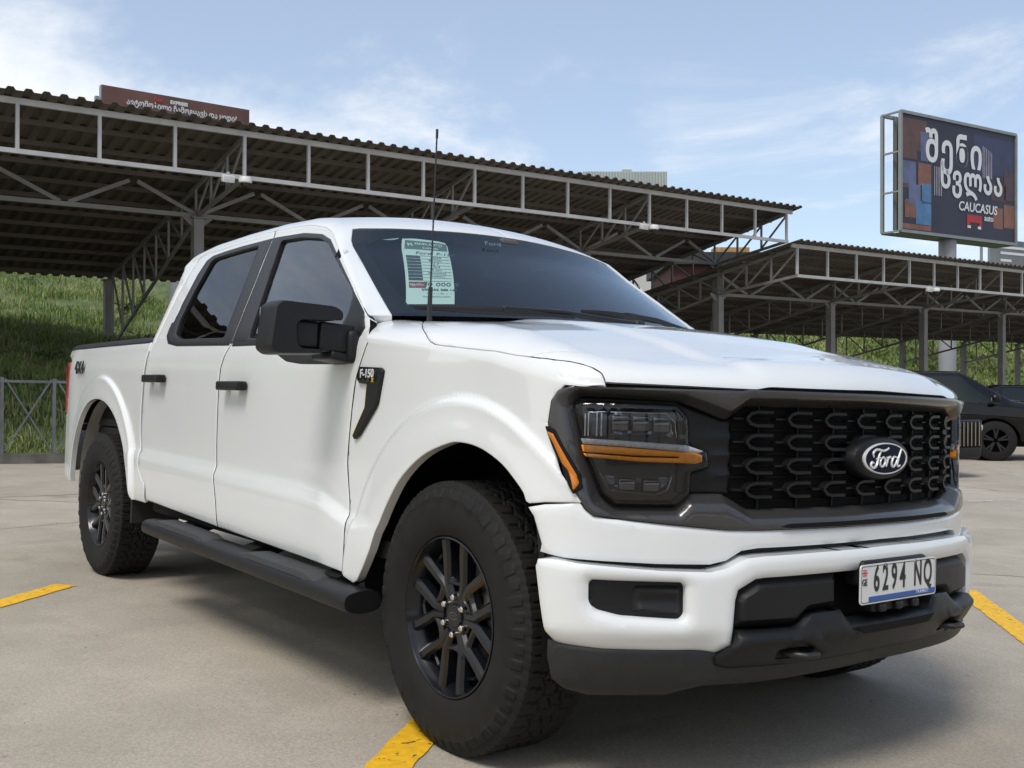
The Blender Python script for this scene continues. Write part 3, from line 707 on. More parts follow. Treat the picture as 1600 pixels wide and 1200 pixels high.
    def disc(mb, rx, rz, prof):
        rgs = [ell(rx*f, rz*f, x) for f, x in prof]; n = 56; vs = [q for r_ in rgs for q in r_]
        fs = [(i*n+j, i*n+(j+1) % n, (i+1)*n+(j+1) % n, (i+1)*n+j) for i in range(len(rgs)-1) for j in range(n)]
        fs.append(tuple((len(rgs)-1)*n+j for j in range(n))); mb.add(vs, fs)
    x0 = P[0]
    disc(e, .146, .066, [(1, x0-.05), (.99, x0-.02), (.95, x0-.004), (.86, x0+.003), (.80, x0+.004)]); em = e.build("emblem", MESHM, T, smooth=40)
    r_ = MB(); disc(r_, .114, .0475, [(1, x0-.0), (1, x0+.0085), (.97, x0+.0105), (.925, x0+.0105), (.92, x0+.008)]); r_.build("silver_ring", SILVER, em, smooth=40)
    r_ = MB(); disc(r_, .104, .0430, [(1, x0+.004), (1, x0+.0092), (.5, x0+.0096)]); r_.build("emblem_field", mat("emblem_blue", (.002, .007, .02), .5, spec=.12), em, smooth=40)
    # script lettering from thick strokes
    st = MB()
    def stroke(pts, r=.0042, taper=None):
        P3 = []
        # smooth through the points
        q = [np.array(p_, float) for p_ in pts]; q = [2*q[0]-q[1]]+q+[2*q[-1]-q[-2]]
        for i in range(1, len(q)-2):
            for t in np.arange(6)/6: P3.append(.5*((2*q[i])+(-q[i-1]+q[i+1])*t+(2*q[i-1]-5*q[i]+4*q[i+1]-q[i+2])*t*t+(-q[i-1]+3*q[i]-3*q[i+1]+q[i+2])*t**3))
        P3.append(q[-2]); n = len(P3); rr = [r*(.65+.35*math.sin(math.pi*min(1, (i+.5)/n*1.0))) for i in range(n)]
        # local: x across (viewer right = +y), y up
        st.tube([(x0+.0105, p_[0]*.93, P[2]+p_[1]*.80) for p_ in P3], [q_*.9 for q_ in rr], n=6, up=(1, 0, 0))
    k = 1.0
    stroke([(-.070, .006), (-.074, .022), (-.058, .033), (-.038, .033), (-.018, .029), (.004, .034), (.012, .040)], .0046)
    stroke([(-.030, .030), (-.040, .014), (-.048, -.006), (-.058, -.026), (-.074, -.034), (-.086, -.024), (-.080, -.012), (-.070, -.016)], .0050)
    stroke([(-.058, -.002), (-.040, .004), (-.026, .000)], .0036)
    stroke([(-.018, .006), (-.032, -.004), (-.036, -.020), (-.026, -.030), (-.012, -.022), (-.008, -.006), (-.016, .006), (-.004, -.004)], .0044)
    stroke([(.002, .006), (.006, -.004), (-.002, -.030)], .0044); stroke([(.004, -.008), (.014, .004), (.022, .006), (.026, .000)], .0042)
    stroke([(.058, .004), (.042, .006), (.030, -.010), (.030, -.026), (.040, -.031), (.054, -.018), (.064, .004)], .0044)
    stroke([(.084, .034), (.072, .010), (.060, -.020), (.066, -.030), (.078, -.026)], .0046)
    st.build("script_lettering", SILVER, em, smooth=60)

    # ---------- head lamps
    lens = rnd([(1.040, 1.074), (1.018, 1.082), (.752, 1.079), (.722, 1.048), (.716, .972), (.662, .957), (.657, .918), (.710, .900), (.712, .842), (.745, .812), (.915, .812), (.953, .838), (.990, .920), (1.006, .950)], .008)
    hl = panel("headlight", lens, fbelt, LAMPD, T, off=-.056, step=.03, thick=.02, edge=.003)
    for part, mt_, poly, off_, ed, th, nf in (
        ("reflector", mat("lamp_chrome_dark", (.06, .066, .08), .16, .9), rnd([(1.015, 1.060), (.94, 1.066), (.94, .985), (1.000, .985)], .01), -.046, .006, .012, None),
        ("reflector", mat("lamp_chrome_mid", (.12, .13, .15), .10, .9), rnd([(.925, 1.058), (.765, 1.056), (.745, 1.035), (.742, .99), (.925, .99)], .012), -.048, .008, .012, lambda a, b: -.012*sm(0, .03, dist_poly(np.stack([a, b], 1), [(.925, 1.058), (.765, 1.056), (.745, 1.035), (.742, .99), (.925, .99)]))),
        ("reflector", mat("lamp_chrome_low", (.07, .08, .095), .15, .9), rnd([(.955, .885), (.925, .845), (.80, .838), (.77, .850), (.755, .885)], .01), -.048, .006, .012, lambda a, b: -.012*sm(0, .025, dist_poly(np.stack([a, b], 1), [(.955, .885), (.925, .845), (.80, .838), (.77, .850), (.755, .885)]))),
        ("clear_light_bar", CLEARW, rnd([(1.022, .985), (.90, .982), (.715, .973), (.665, .958), (.680, .952), (.90, .966), (1.016, .970)], .004), -.024, .004, .03, None),
        ("amber_light_bar", AMBER, rnd([(1.018, .968), (.90, .964), (.690, .952), (.672, .946), (.672, .930), (.690, .924), (.85, .926), (1.004, .936), (1.012, .945), (.86, .938), (.74, .938), (.74, .942), (.86, .943), (1.013, .949)], .0015), -.018, .003, .03, None)):
        panel(part, poly, fbelt, mt_, hl, off=off_, step=.016, thick=th, edge=ed, nfun=nf)
    # little lens blocks in both lamp rooms
    for k, par in ((1, hl[0]), (-1, hl[1])):
        h = MB()
        def chrome_line(pts, r_):
            q_ = MB(); q_.tube([(lambda P_: (P_[0], P_[1]*k, P_[2]))(belt(np.array(a_), np.array(b_), -.038)) for a_, b_ in resample(pts+pts[-2:0:-1], .02)][:None], r_, 6); return q_
        chrome_line([(.935, 1.058), (.775, 1.058), (.748, 1.034), (.742, .988)], .0017).build('lamp_outline', CHROME, par, smooth=50); chrome_line([(.962, .892), (.932, .846), (.80, .836), (.766, .850), (.752, .892)], .0015).build('lamp_outline', CHROME, par, smooth=50)
        for a0_, b0_, b1_ in ((1.010, .992, 1.052), (1.000, .992, 1.054), (.975, .992, 1.056), (.962, .992, 1.056)):
            q_ = MB(); q_.tube([(lambda P_: (P_[0], P_[1]*k, P_[2]))(belt(np.array(a0_), np.array(z_), -.036)) for z_ in np.linspace(b0_, b1_, 5)], .0022, 6); q_.build('light_streak_bar', CLEARW, par, smooth=50)  # pale bars drawn in place of light streaks on the lamp glass
        for s_, z_, w_, hh in ((.905, 1.028, .05, .045), (.845, 1.028, .05, .045), (.785, 1.026, .05, .045), (.88, .862, .05, .035), (.81, .860, .05, .035)):
            P_, t_ = T2(s_, z_, -.052); n_ = np.cross(t_, [0, 0, 1]); M4 = frame(P_, t_, (0, 0, 1)).to_3x3()
            h.box((P_[0], P_[1]*k, P_[2]), (w_, hh, .018), rot=Matrix(((M4[0][0], M4[0][1], M4[0][2]), (M4[1][0]*k, M4[1][1]*k, M4[1][2]*k), (M4[2][0], M4[2][1], M4[2][2]))), bev=.006)
        h.build("projector_lens", mat("projector_glass", (.010, .012, .016), .05, .2, .8, 1), par, smooth=40)
    frm = rnd([(a, b) for a, b in [(1.055, 1.078), (1.030, 1.094), (.745, 1.090), (.708, 1.052), (.704, .980), (.648, .963), (.643, .912), (.698, .892), (.702, .836), (.740, .803), (.918, .803), (.962, .832), (1.000, .915), (1.018, .950)]], .008)
    panel("lamp_bezel", frm, fbelt, DARK, hl, off=-.034, step=.03, thick=.03, edge=.003, holes=[lens])
    panel("lens_cover", lens, fbelt, GLASS_H, hl, off=-.010, step=.03, thick=0, edge=.004)
    # marker in the corner of the surround
    mk = rnd([(1.114, 1.002), (1.092, .995), (1.020, .885), (1.018, .860), (1.027, .846), (1.048, .890), (1.090, .968)], .006)
    panel("marker_surround", rnd([(1.122, 1.016), (1.090, 1.008), (1.010, .885), (1.006, .850), (1.028, .836), (1.058, .892), (1.100, .970)], .006), fbelt, DARK, T, off=.0105, step=.008, thick=.02, edge=.002)
    panel("marker_light", mk, fbelt, AMBER2, T, off=.0135, step=.008, thick=.02, edge=.003)

    # ---------- bumper
    sb = [(0, .742), (.50, .742), (.60, .744), (.868, .767), (.975, .778), (1.000, .797)]
    sF = lambda x: float(s_of_x(x))
    band = sb+[(1.012, .816), (sF(.47), .812), (sF(.40), .802), (sF(.4225), .775), (sF(.435), .765), (1.128, .69), (1.10, .672), (1.048, .664), (.80, .654), (.649, .652), (.60, .662), (.553, .690), (.50, .695), (0, .698)]
    sBx = [(1.012, .813), (sF(.468), .803), (sF(.412), .790), (sF(.432), .768), (sF(.462), .695), (1.118, .674), (1.048, .664), (.80, .654), (.649, .652), (.60, .662), (.553, .688), (.50, .694), (0, .698)]
    band = sb+sBx
    def crease(a, b): return -.020*sm(.735, .70, b)*0
    panel("bumper_upper_band", band+[(-a, b) for a, b in reversed(band[1:-1])], fbelt, PAINT, T, step=.035, thick=.03, edge=.006, mirror=False, smooth=50)
    panel("bumper_gap_trim", [(0, .73), (.6, .73), (1.16, .76), (1.14, .62), (.6, .60), (0, .64), (-.6, .60), (-1.14, .62), (-1.16, .76), (-.6, .73)], fbelt, PLAST, T, off=-.032, step=.06, thick=.02, edge=0, mirror=False, inner_rings=False)
    bt = [(0, .684), (.294, .681), (.50, .677), (.556, .672), (.61, .648), (.66, .637), (.80, .641), (1.011, .656), (1.075, .664), (1.100, .660)]
    bb = [(1.106, .640), (1.093, .55), (1.080, .47), (1.064, .443), (1.045, .436), (.945, .424), (.76, .416), (.634, .416), (.598, .440), (.590, .560), (.582, .588), (.530, .616), (.50, .619), (.25, .622), (0, .624)]
    half = bt+bb
    fogh = rnd([(.984, .606), (.976, .615), (.742, .610), (.728, .600), (.726, .522), (.740, .508), (.900, .518), (.965, .534), (.983, .555)], .014)
    fogm = [(-a, b) for a, b in fogh]
    def bn(a, b):
        aa = np.abs(a); lowr = -.035*sm(.49, .41, b)*sm(.56, .68, aa)      # tucks under at the bottom
        top = -.012*sm(.66, .684, b)
        d = np.minimum(dist_poly(np.stack([aa, b], 1), fogh), 1); dish = -.006*sm(.035, .0, d)
        return lowr+dish
    bu = panel("bumper", half+[(-a, b) for a, b in reversed(half[1:-1])], fbelt, PAINT, T, off=.040, step=.016, thick=.062, edge=.009, mirror=False, holes=[fogh, fogm], nfun=bn, smooth=50)[0]
    def fog_n(a, b):
        blk = rnd([(.865, .600), (.735, .597), (.735, .522), (.865, .528)], .01); d = dist_poly(np.stack([a, b], 1), blk); i = inside(np.stack([a, b], 1), blk)
        r = np.where(i, .020*sm(0, .012, d)-.010*np.exp(-((b-.560)/.018)**2)*sm(0, .012, d), 0)
        for zc in (.585, .568, .551): r = r+np.where(i, 0, .008*np.exp(-((b-zc)/.005)**2)*sm(.90, .965, a))
        return r
    panel("fog_light_blank", fogh, fbelt, PLAST, bu, off=.002, step=.0085, thick=0, edge=.0, nfun=fog_n, inner_rings=False, smooth=35)
    # black insert either side of the number plate
    ins = rnd([(.583, .484), (.586, .556), (.575, .580), (.520, .611), (.480, .614), (.235, .617), (.235, .522), (.345, .515), (.385, .484)], .004)
    def ins_n(a, b):
        d = dist_poly(np.stack([a, b], 1), ins); return .022*sm(0, .022, d)
    panel("bumper_insert", ins, fbelt, PLAST, bu, off=.012, step=.02, thick=.02, edge=.002, nfun=ins_n, rings=(.004, .012, .022))
    panel("intake_backing", [(0, .66), (.26, .64), (.26, .46), (0, .44), (-.26, .46), (-.26, .64)], fbelt, DARK, bu, off=-.05, step=.08, thick=0, edge=0, mirror=False, inner_rings=False)
    # lower black bumper: ledge, centre opening and tow hook pockets
    lo = [(0, .478), (.20, .478), (.235, .516), (.345, .511), (.40, .476), (.585, .477), (.592, .445), (.640, .408), (.640, .386), (.60, .372), (.30, .372), (0, .378)]
    op = rnd([(.225, .470), (.19, .448), (-.19, .448), (-.225, .470), (-.16, .470), (.16, .470)], .004)
    pk = rnd([(.455, .418), (.40, .424), (.33, .420), (.30, .398), (.33, .386), (.455, .392)], .008); pkm = [(-a, b) for a, b in pk][::-1]
    def lon(a, b): return .030*sm(.36, .44, b)-.0+.014*np.exp(-((b-.452)/.02)**2)-.02*sm(.45, .62, np.abs(a))*0
    lower = panel("lower_bumper", lo+[(-a, b) for a, b in reversed(lo[1:-1])], fbelt, PLAST, T, off=.018, step=.028, thick=.06, edge=.010, mirror=False, holes=[pk, pkm], nfun=lon, smooth=50)[0]
    op2 = rnd([(.20, .468), (.16, .446), (-.16, .446), (-.20, .468)], .006)
    panel("centre_slot", op2, fbelt, DARK, lower, off=.0635, step=.05, thick=.002, edge=0, mirror=False, inner_rings=False)
    va = [(0, .405), (.60, .412), (.70, .428), (.945, .432), (1.082, .444), (1.084, .40), (1.07, .34), (1.04, .312), (.98, .300), (.76, .300), (.70, .318), (.66, .328), (.30, .330), (0, .330)]
    def van(a, b): return -.025*sm(.34, .30, b)-.030*sm(.55, .0, np.abs(a))
    panel("air_dam", va+[(-a, b) for a, b in reversed(va[1:-1])], fbelt, mat("scuffed_black_plastic", (.009, .009, .0095), .5, noise=(26, .22, 8), bump=(300, .3)), T, off=.012, step=.035, thick=.03, edge=.006, mirror=False, nfun=van, smooth=50)
    # tow hooks
    for k in (1, -1):
        h = MB(); P_, t_ = T2(.375*k, .405, .02); x, y, z = P_
        h.tube([(x-.10, y-.035, z), (x+.01, y-.038, z), (x+.045, y-.02, z), (x+.05, y+.02, z), (x+.015, y+.040, z), (x-.10, y+.04, z)], .010, n=8)
        h.build("tow_hook", mat("tow_hook_black", (.012, .012, .013), .4), T, smooth=50)
    # ---------- number plate
    X = .922; z0 = .585; hw, hh = .1965, .0565
    mb = MB(); mb.box((X-.045, 0, .612), (.07, .33, .075), bev=.012); mb.box((X-.03, 0, .522), (.04, .24, .045), bev=.006)
    for y in (-.085, .0, .085): mb.box((X-.004, y, .512), (.018, .03, .022), bev=.004)
    hold = mb.build("plate_holder", PLAST, bu, smooth=40)
    def yz(poly, x): return [(x, a, b) for a, b in poly]
    pl = MB(); pr = rnd([(-hw, z0-hh), (hw, z0-hh), (hw, z0+hh), (-hw, z0+hh)], .012)
    pl.prism(pr, X-.004, X, lambda a, b, d: (d, a, b)); P_ = pl.build("license_plate", PLATEW, T)
    bd = MB(); i1 = rnd([(-hw+.004, z0-hh+.004), (hw-.004, z0-hh+.004), (hw-.004, z0+hh-.004), (-hw+.004, z0+hh-.004)], .010); i2 = rnd([(-hw+.006, z0-hh+.006), (hw-.006, z0-hh+.006), (hw-.006, z0+hh-.006), (-hw+.006, z0+hh-.006)], .009)
    n = len(i1); bd.add([(X+.0006, a, b) for a, b in i1]+[(X+.0006, a, b) for a, b in i2], [(i, (i+1) % n, n+(i+1) % n, n+i) for i in range(n)]); bd.build("plate_border", LETTER_B, P_)
    bl = MB(); bl.box((X+.0004, .017, z0-hh+.0135), (.0008, .345, .0145)); bl.build("plate_stripe", BLUE, P_)
    def yt(name, txt, size, y, z, mt, **k): return place_text(name, txt, size, frame((X+.0008, y, z), (0, 1, 0), (0, 0, 1)), mt, P_, **k)
    for ch, y in zip("6294", (-.118, -.0735, -.029, .0155)): yt("plate_digit", ch, .105, y, z0+.0105, LETTER_B, bold=.0018, xs=.58, ext=.0006)
    for ch, y in zip("NQ", (.096, .150)): yt("plate_letter", ch, .105, y, z0+.0105, LETTER_B, bold=.0018, xs=.55, ext=.0006)
    yt("plate_caption", "TRANSIT", .015, .120, z0-hh+.0140, mat("plate_caption_grey", (.6, .66, .75), .5), spacing=1.25)
    yt("country_code", "GE", .027, -.1765, z0+.006, LETTER_B, xs=.75)
    fl = MB()
    fl.box((X+.0006, -.1765, z0+.0335), (.0006, .0045, .022)); fl.box((X+.0007, -.1765, z0+.0335), (.0006, .026, .0042))
    for a_, b_ in ((-1, -1), (-1, 1), (1, -1), (1, 1)): fl.box((X+.0006, -.1765+a_*.0078, z0+.0335+b_*.0072), (.0006, .0042, .0042))
    fl.build("plate_flag", mat("flag_red", (.5, .05, .07), .5), P_)
    sc_ = MB()
    for y in (-.072, .082): sc_.lathe([(0, .003), (.006, .0025), (.007, 0)], 14, 'X', (X, y, z0+hh-.008))
    sc_.build("plate_screw", STEEL_D, P_, smooth=40)
    return su

# ---------------------------------------------------------------- wheels
def make_wheel():
    """wheel standing at the origin, axle along Y, outer face towards -Y"""
    Wl = empty("wheel"); Rt, wd = .417, .275
    n = 432
    # half profile from outer bead to inner bead: (radius, y)
    side_ = [(.244, -.108), (.250, -.118), (.258, -.122), (.275, -.130), (.30, -.1365), (.325, -.138), (.345, -.1365), (.360, -.1335), (.368, -.1345), (.380, -.132), (.388, -.1275), (.3955, -.122)]
    tread = [(Rt-.0185+.0185*math.sin(math.pi*.5*min(1, (1-abs(t))/.10)), t*.118) for t in np.linspace(-1, 1, 49)]
    inner = [(r, -y) for r, y in reversed(side_)]
    prof = side_+tread+inner; k = len(prof)
    vs = np.zeros((n, k, 3)); pr = np.array(prof)
    th = np.arange(n)*2*math.pi/n
    rr = np.repeat(pr[None, :, 0], n, 0).copy(); yy = np.repeat(pr[None, :, 1], n, 0)
    TH = th[:, None]+0*yy; a = TH*36/(2*math.pi); t_ = yy/.118
    tr = np.zeros_like(rr, bool); tr[:, len(side_):len(side_)+len(tread)] = True
    z1 = .30+.075*np.sin(a*2*math.pi); groove = np.zeros_like(rr)
    tri = 2*np.abs(2*((a*1.0) % 1)-1)-1
    for c_, am in ((-.34, .085), (.0, .10), (.34, .085)):
        groove = np.maximum(groove, (np.abs(t_-c_-am*tri) < .040)*1.0)
    # lateral slots, offset between ribs
    for lo_, hi_, ph, w_ in ((-1.1, -.40, 0, .13), (-.40, 0, .5, .09), (0, .40, .25, .09), (.40, 1.1, .6, .13)):
        sl = np.abs(((a*1.5+ph+.35*t_+.5) % 1)-.5) < w_*.62
        groove = np.maximum(groove, (sl & (t_ > lo_) & (t_ < hi_))*np.where(np.abs(t_) > .75, .45, .9))
        sp = np.abs(((a*4.5+ph+.2*t_) % 1)-.5) < .10
        groove = np.maximum(groove, (sp & (t_ > lo_+.05) & (t_ < hi_-.05))*.30)
    rr = rr-np.where(tr, groove*.0075, 0)
    # shoulder lugs run down the sidewall
    lug = np.abs(((a*1.5+.5) % 1)-.5) < .15; lug2 = ((np.floor(a*1.5) % 2) == 0)
    for j, (r, y) in enumerate(prof):
        if .375 < r < .398 and not tr[0, j]: yy[:, j] = y-np.sign(y)*np.where(lug[:, j], .0045, 0)+np.sign(y)*0
        if .352 < r < .375 and not tr[0, j]: yy[:, j] = y+np.sign(y)*np.where(~lug[:, j] & lug2[:, j], .004, 0)
    vs[..., 0] = rr*np.cos(TH); vs[..., 1] = yy; vs[..., 2] = rr*np.sin(TH)
    V = vs.reshape(-1, 3); I, J = np.meshgrid(np.arange(n), np.arange(k-1), indexing='ij'); I2 = (I+1) % n
    F = np.stack([I*k+J, I2*k+J, I2*k+J+1, I*k+J+1], -1).reshape(-1, 4)
    me = bpy.data.meshes.new("tyre"); me.from_pydata(V.tolist(), [], F[:, ::-1].tolist()); me.update()
    ty = link("tyre", me, RUBBER, Wl, 28)
    # rim barrel
    b = MB()
    b.lathe([(.246, -.112), (.2445, -.119), (.240, -.120), (.236, -.112), (.232, -.098), (.222, -.085), (.212, -.03), (.206, .06), (.214, .11), (.235, .118), (.238, .112)], 96, 'Y')
    rim = b.build("rim", RIMM, Wl, smooth=40)
    # spokes: six arms that fork into hexagon-edged pairs
    s = MB()
    def arm(pts, w0, w1, y0, y1, dep=.030, bevel=.006):
        """tapering ridge with chamfered top, pts in the wheel plane"""
        m_ = len(pts); secs = []
        for i, p_ in enumerate(pts):
            p_ = np.array(p_, float); d = np.array(pts[min(i+1, m_-1)], float)-np.array(pts[max(i-1, 0)], float); d /= np.hypot(*d); q = np.array([-d[1], d[0]])
            f = i/(m_-1); w_ = w0+(w1-w0)*f; y_ = y0+(y1-y0)*f
            secs.append([(p_+q*w_*.5, y_+dep), (p_+q*w_*.5, y_+bevel), (p_+q*(w_*.5-bevel*.9), y_), (p_-q*(w_*.5-bevel*.9), y_), (p_-q*w_*.5, y_+bevel), (p_-q*w_*.5, y_+dep)])
        vs = [(q[0], y_, q[1]) for sec in secs for q, y_ in sec]; fs = []
        for i in range(m_-1):
            for j in range(5): fs.append((i*6+j, i*6+j+1, (i+1)*6+j+1, (i+1)*6+j))
        fs.append(tuple(range(6))); fs.append(tuple((m_-1)*6+j for j in range(5, -1, -1)))
        s.add(vs, fs)
    for i in range(6):
        a0 = R(90+60*i+30)
        def pol(r, da): return (r*math.cos(a0+R(da)), r*math.sin(a0+R(da)))
        for sg in (1, -1):
            arm([pol(.060, 8*sg), pol(.088, 7*sg), pol(.113, 7*sg), pol(.150, 12.5*sg), pol(.192, 16*sg), pol(.240, 17.5*sg)], .030, .040, -.092, -.105, .042, .010)
            arm([pol(.118, 9*sg), pol(.104, 17*sg), pol(.100, 30.5*sg)], .026, .024, -.0935, -.0905, .034, .009)
        arm([pol(.190, -17.5), pol(.202, 0), pol(.190, 17.5)], .010, .010, -.082, -.082, .02)
    s.build("spokes", RIMM, rim, smooth=30)
    h = MB(); h.lathe([(0, -.094), (.034, -.094), (.037, -.091), (.038, -.086), (.066, -.086), (.074, -.080), (.076, -.05), (0, -.05)], 48, 'Y'); h.build("hub", RIMM, rim, smooth=35)
    for i in range(6):
        a0 = R(60*i+90); q = MB(); q.lathe([(0, -.104), (.0065, -.104), (.0095, -.101), (.0105, -.095), (.0105, -.084)], 18, 'Y', (.0575*math.cos(a0), 0, .0575*math.sin(a0))); q.build("lug_nut", CHROME, rim, smooth=35)
    cp = MB(); nn = 40; vs = [(.024*math.cos(2*math.pi*i/nn), -.0952, .0115*math.sin(2*math.pi*i/nn)) for i in range(nn)]+[(.0215*math.cos(2*math.pi*i/nn), -.0952, .0092*math.sin(2*math.pi*i/nn)) for i in range(nn)]
    cp.add(vs, [(i, (i+1) % nn, nn+(i+1) % nn, nn+i) for i in range(nn)]); cp.build("cap_emblem", STEEL_D, rim)
    place_text("cap_lettering", "Ford", .017, frame((0, -.0952, 0), (1, 0, 0), (0, 0, 1)), STEEL_D, rim, shear=.3)
    d = MB(); d.lathe([(.07, -.02), (.165, -.02), (.165, .005), (.07, .005)], 60, 'Y', closed=True); d.build("brake_disc", STEEL_D, Wl, smooth=35)
    bk = MB(); bk.lathe([(0, .02), (.205, .02), (.205, .026), (0, .026)], 40, 'Y'); bk.build("dust_shield", DARK, Wl, smooth=35)
    cl = MB(); cl.box((.125, -.03, .03), (.07, .05, .15), bev=.015); cl.build("brake_caliper", STEEL_D, Wl, smooth=40)
    return Wl

def finish_truck(T, D):
    d1, d2, ws, bs, hood_ = D['d1'], D['d2'], D['ws'], D['bs'], D['hood']
    # ---------- wheels
    W0 = make_wheel()
    for i, (x, k, st) in enumerate(((0, -1, -.015), (-3.693, -1, 0), (0, 1, -.015), (-3.693, 1, 0))):
        o = W0 if i == 0 else copy_tree(W0)
        o.parent = T; o.location = (x, .862*k, .412); spin = (0, 1.1, .4, 2.0)[i]
        o.rotation_euler = Matrix.Rotation(st, 3, 'Z').to_4x4().to_euler() if k < 0 else (0, 0, math.pi+st)
        o.rotation_euler = (Matrix.Rotation(st+(0 if k < 0 else math.pi), 4, 'Z') @ Matrix.Rotation(spin, 4, 'Y')).to_euler()
    # ---------- wheel wells
    for x, zc, mt_, nm in ((.02, .44, DARK, 1), (-3.71, .47, WELL, 2)):
        for k in (1, -1):
            b = MB(); n = 20; r = .555 if nm == 1 else .575
            ang = [R(-8+196*i/n) for i in range(n+1)]
            a_ = [((min(x+r*math.cos(t)*.98, .455) if nm == 1 else x+r*math.cos(t)*.98), (-.975 if nm == 1 else -.945)*k, zc+r*math.sin(t)) for t in ang]; c_ = [(x+r*math.cos(t), -.60*k, zc+r*math.sin(t)) for t in ang]
            b.add(a_+c_, [(i, i+1, n+2+i, n+1+i) for i in range(n)]); b.add(c_, [tuple(range(n+1))])
            b.build("wheel_well", mt_, T, smooth=50)
    # ---------- chassis, axles
    b = MB()
    for k in (1, -1): b.box((-2.1, .48*k, .50), (5.0, .09, .16)); b.box((-1.7, .80*k, .52), (2.2, .30, .10))
    b.box((-1.6, 0, .56), (2.5, 1.9, .06)); b.box((.25, 0, .55), (1.0, .95, .22)); b.box((-3.8, 0, .74), (1.9, 1.2, .06))
    b.tube([(-3.693, -.75, .41), (-3.693, .75, .41)], .045, 10); b.lathe([(0, -.14), (.13, -.08), (.15, 0), (.13, .08), (0, .14)], 20, 'X', (-3.693, 0, .40))
    b.tube([(0, -.72, .38), (0, .72, .38)], .035, 10); b.tube([(-.6, .2, .42), (-3.6, .1, .42)], .04, 10); b.box((-2.6, -.25, .46), (1.0, .35, .2), bev=.04)
    b.box((-4.2, .1, .50), (.6, .5, .2), bev=.06); b.box((.55, 0, .50), (.06, 1.5, .2)); b.box((-3.06, -.86, .47), (.02, .26, .2)); b.box((-3.06, .86, .47), (.02, .26, .2))
    b.build("chassis", mat("chassis_black", (.010, .010, .010), .7, noise=(6, .4)), T, smooth=40)
    # rocker closing the body underneath
    for k in (1, -1): b = MB(); b.box((-1.70, .915*k, .515), (2.2, .10, .12), bev=.02); b.build("rocker", DARK, T)
    # ---------- running boards
    for k in (1, -1):
        r = MB(); n = 20
        xs = [-2.60, -2.58, -2.52, -2.40, -1.5, -.62, -.50, -.44, -.425]
        sc_ = [.45, .8, .97, 1, 1, 1, 1, .98, .95]; yo = [.02, .008, .0, 0, 0, 0, 0, 0, 0]
        # oval tube
        rings = []
        for x, f, o_ in zip(xs, sc_, yo):
            zc = .413-.022*((x+2.5)/2.0)
            rings.append([(x, -k*(1.035-o_+.075*f*math.cos(2*math.pi*j/n)), zc+.040*f*math.copysign(abs(math.sin(2*math.pi*j/n))**.62, math.sin(2*math.pi*j/n))) for j in range(n)])
        m_ = len(rings); r.add([q for rg in rings for q in rg], [(i*n+j, i*n+(j+1) % n, (i+1)*n+(j+1) % n, (i+1)*n+j) for i in range(m_-1) for j in range(n)]+[tuple(range(n-1, -1, -1)), tuple((m_-1)*n+j for j in range(n))])
        rb = r.build("running_board", PLAST, T, smooth=40)
        for xa, xb in ((-2.44, -1.72), (-1.36, -.68)):
            p_ = MB(); N_ = 48
            P2 = []
            for i in range(N_+1):
                x = xa+(xb-xa)*i/N_; f = min(1, (x-xa)/.10, (xb-x)/.10); zc = .413-.022*((x+2.5)/2.0)+.034+.018*f
                gr_ = -.005 if (x > xb-.30 and x < xb-.10 and int((x-xb+.30)/.014) % 3 == 0) else 0
                P2.append([(x, -k*(1.035+yy_), zc+zz_+gr_*(abs(yy_) < .05)) for yy_, zz_ in ((.062, -.022), (.056, -.002), (.040, .002), (-.02, .002), (-.040, 0), (-.05, -.02))])
            p_.add([q for rg in P2 for q in rg], [(i*6+j, i*6+j+1, (i+1)*6+j+1, (i+1)*6+j) for i in range(N_) for j in range(5)]+[tuple(range(6)), tuple(N_*6+j for j in range(5, -1, -1))])
            p_.build("step_pad", mat("step_pad_rubber", (.030, .031, .034), .62, bump=(600, .4)) if k == 1 and xa < -2 else bpy.data.materials["step_pad_rubber"], rb, smooth=35)
        for x in (-2.25, -1.45, -.70): q = MB(); q.box((x, -k*.90, .445), (.12, .24, .05), rot=Matrix.Rotation(k*.25, 3, 'X')); q.build("step_bracket", DARK, rb)
    # ---------- door mirrors
    for k, par in ((1, d1[0]), (-1, d1[1])):
        h = MB()
        # housing: rounded shell, open notch towards the door
        body_ = rnd([(-1.318, 1.247), (-1.300, 1.400), (-1.275, 1.418), (-1.075, 1.412), (-1.040, 1.395), (-1.040, 1.362), (-1.205, 1.355), (-1.225, 1.340), (-1.222, 1.268), (-1.205, 1.250), (-1.110, 1.250), (-1.125, 1.236), (-1.290, 1.228)], .014)
        cy, cz = -1.18, 1.325; secs = []
        for f, x in ((.90, -.800), (.97, -.795), (1, -.780), (1, -.735), (.985, -.705), (.94, -.682), (.86, -.668)):
            d_ = (1-f)
            q_ = []
            for (y, z) in body_:
                # shrink towards the local middle of the band, not across the notch
                ty_ = np.clip(y, -1.265, -1.06); tz = z
                q_.append((x, y+(cy-y)*d_*.25, z+(cz-z)*d_*.35))
            secs.append(q_)
        n = len(body_)
        h.add([q for sct in secs for q in sct], [(i*n+j, i*n+(j+1) % n, (i+1)*n+(j+1) % n, (i+1)*n+j) for i in range(len(secs)-1) for j in range(n)]+[tuple(range(n-1, -1, -1)), tuple((len(secs)-1)*n+j for j in range(n))])
        h.v = [(x+.035, (y+.012)*k, z-.008) for x, y, z in h.v]
        mo = h.build("mirror_housing", PLAST, par, smooth=50)
        g = MB(); g.box((-.700, -k*1.158, 1.296), (.09, .092, .098), bev=.012); g.box((-.695, -k*1.045, 1.290), (.10, .135, .104), rot=Matrix.Rotation(-k*.05, 3, 'X'), bev=.010); g.build("mirror_arm", PLAST, mo, smooth=40)
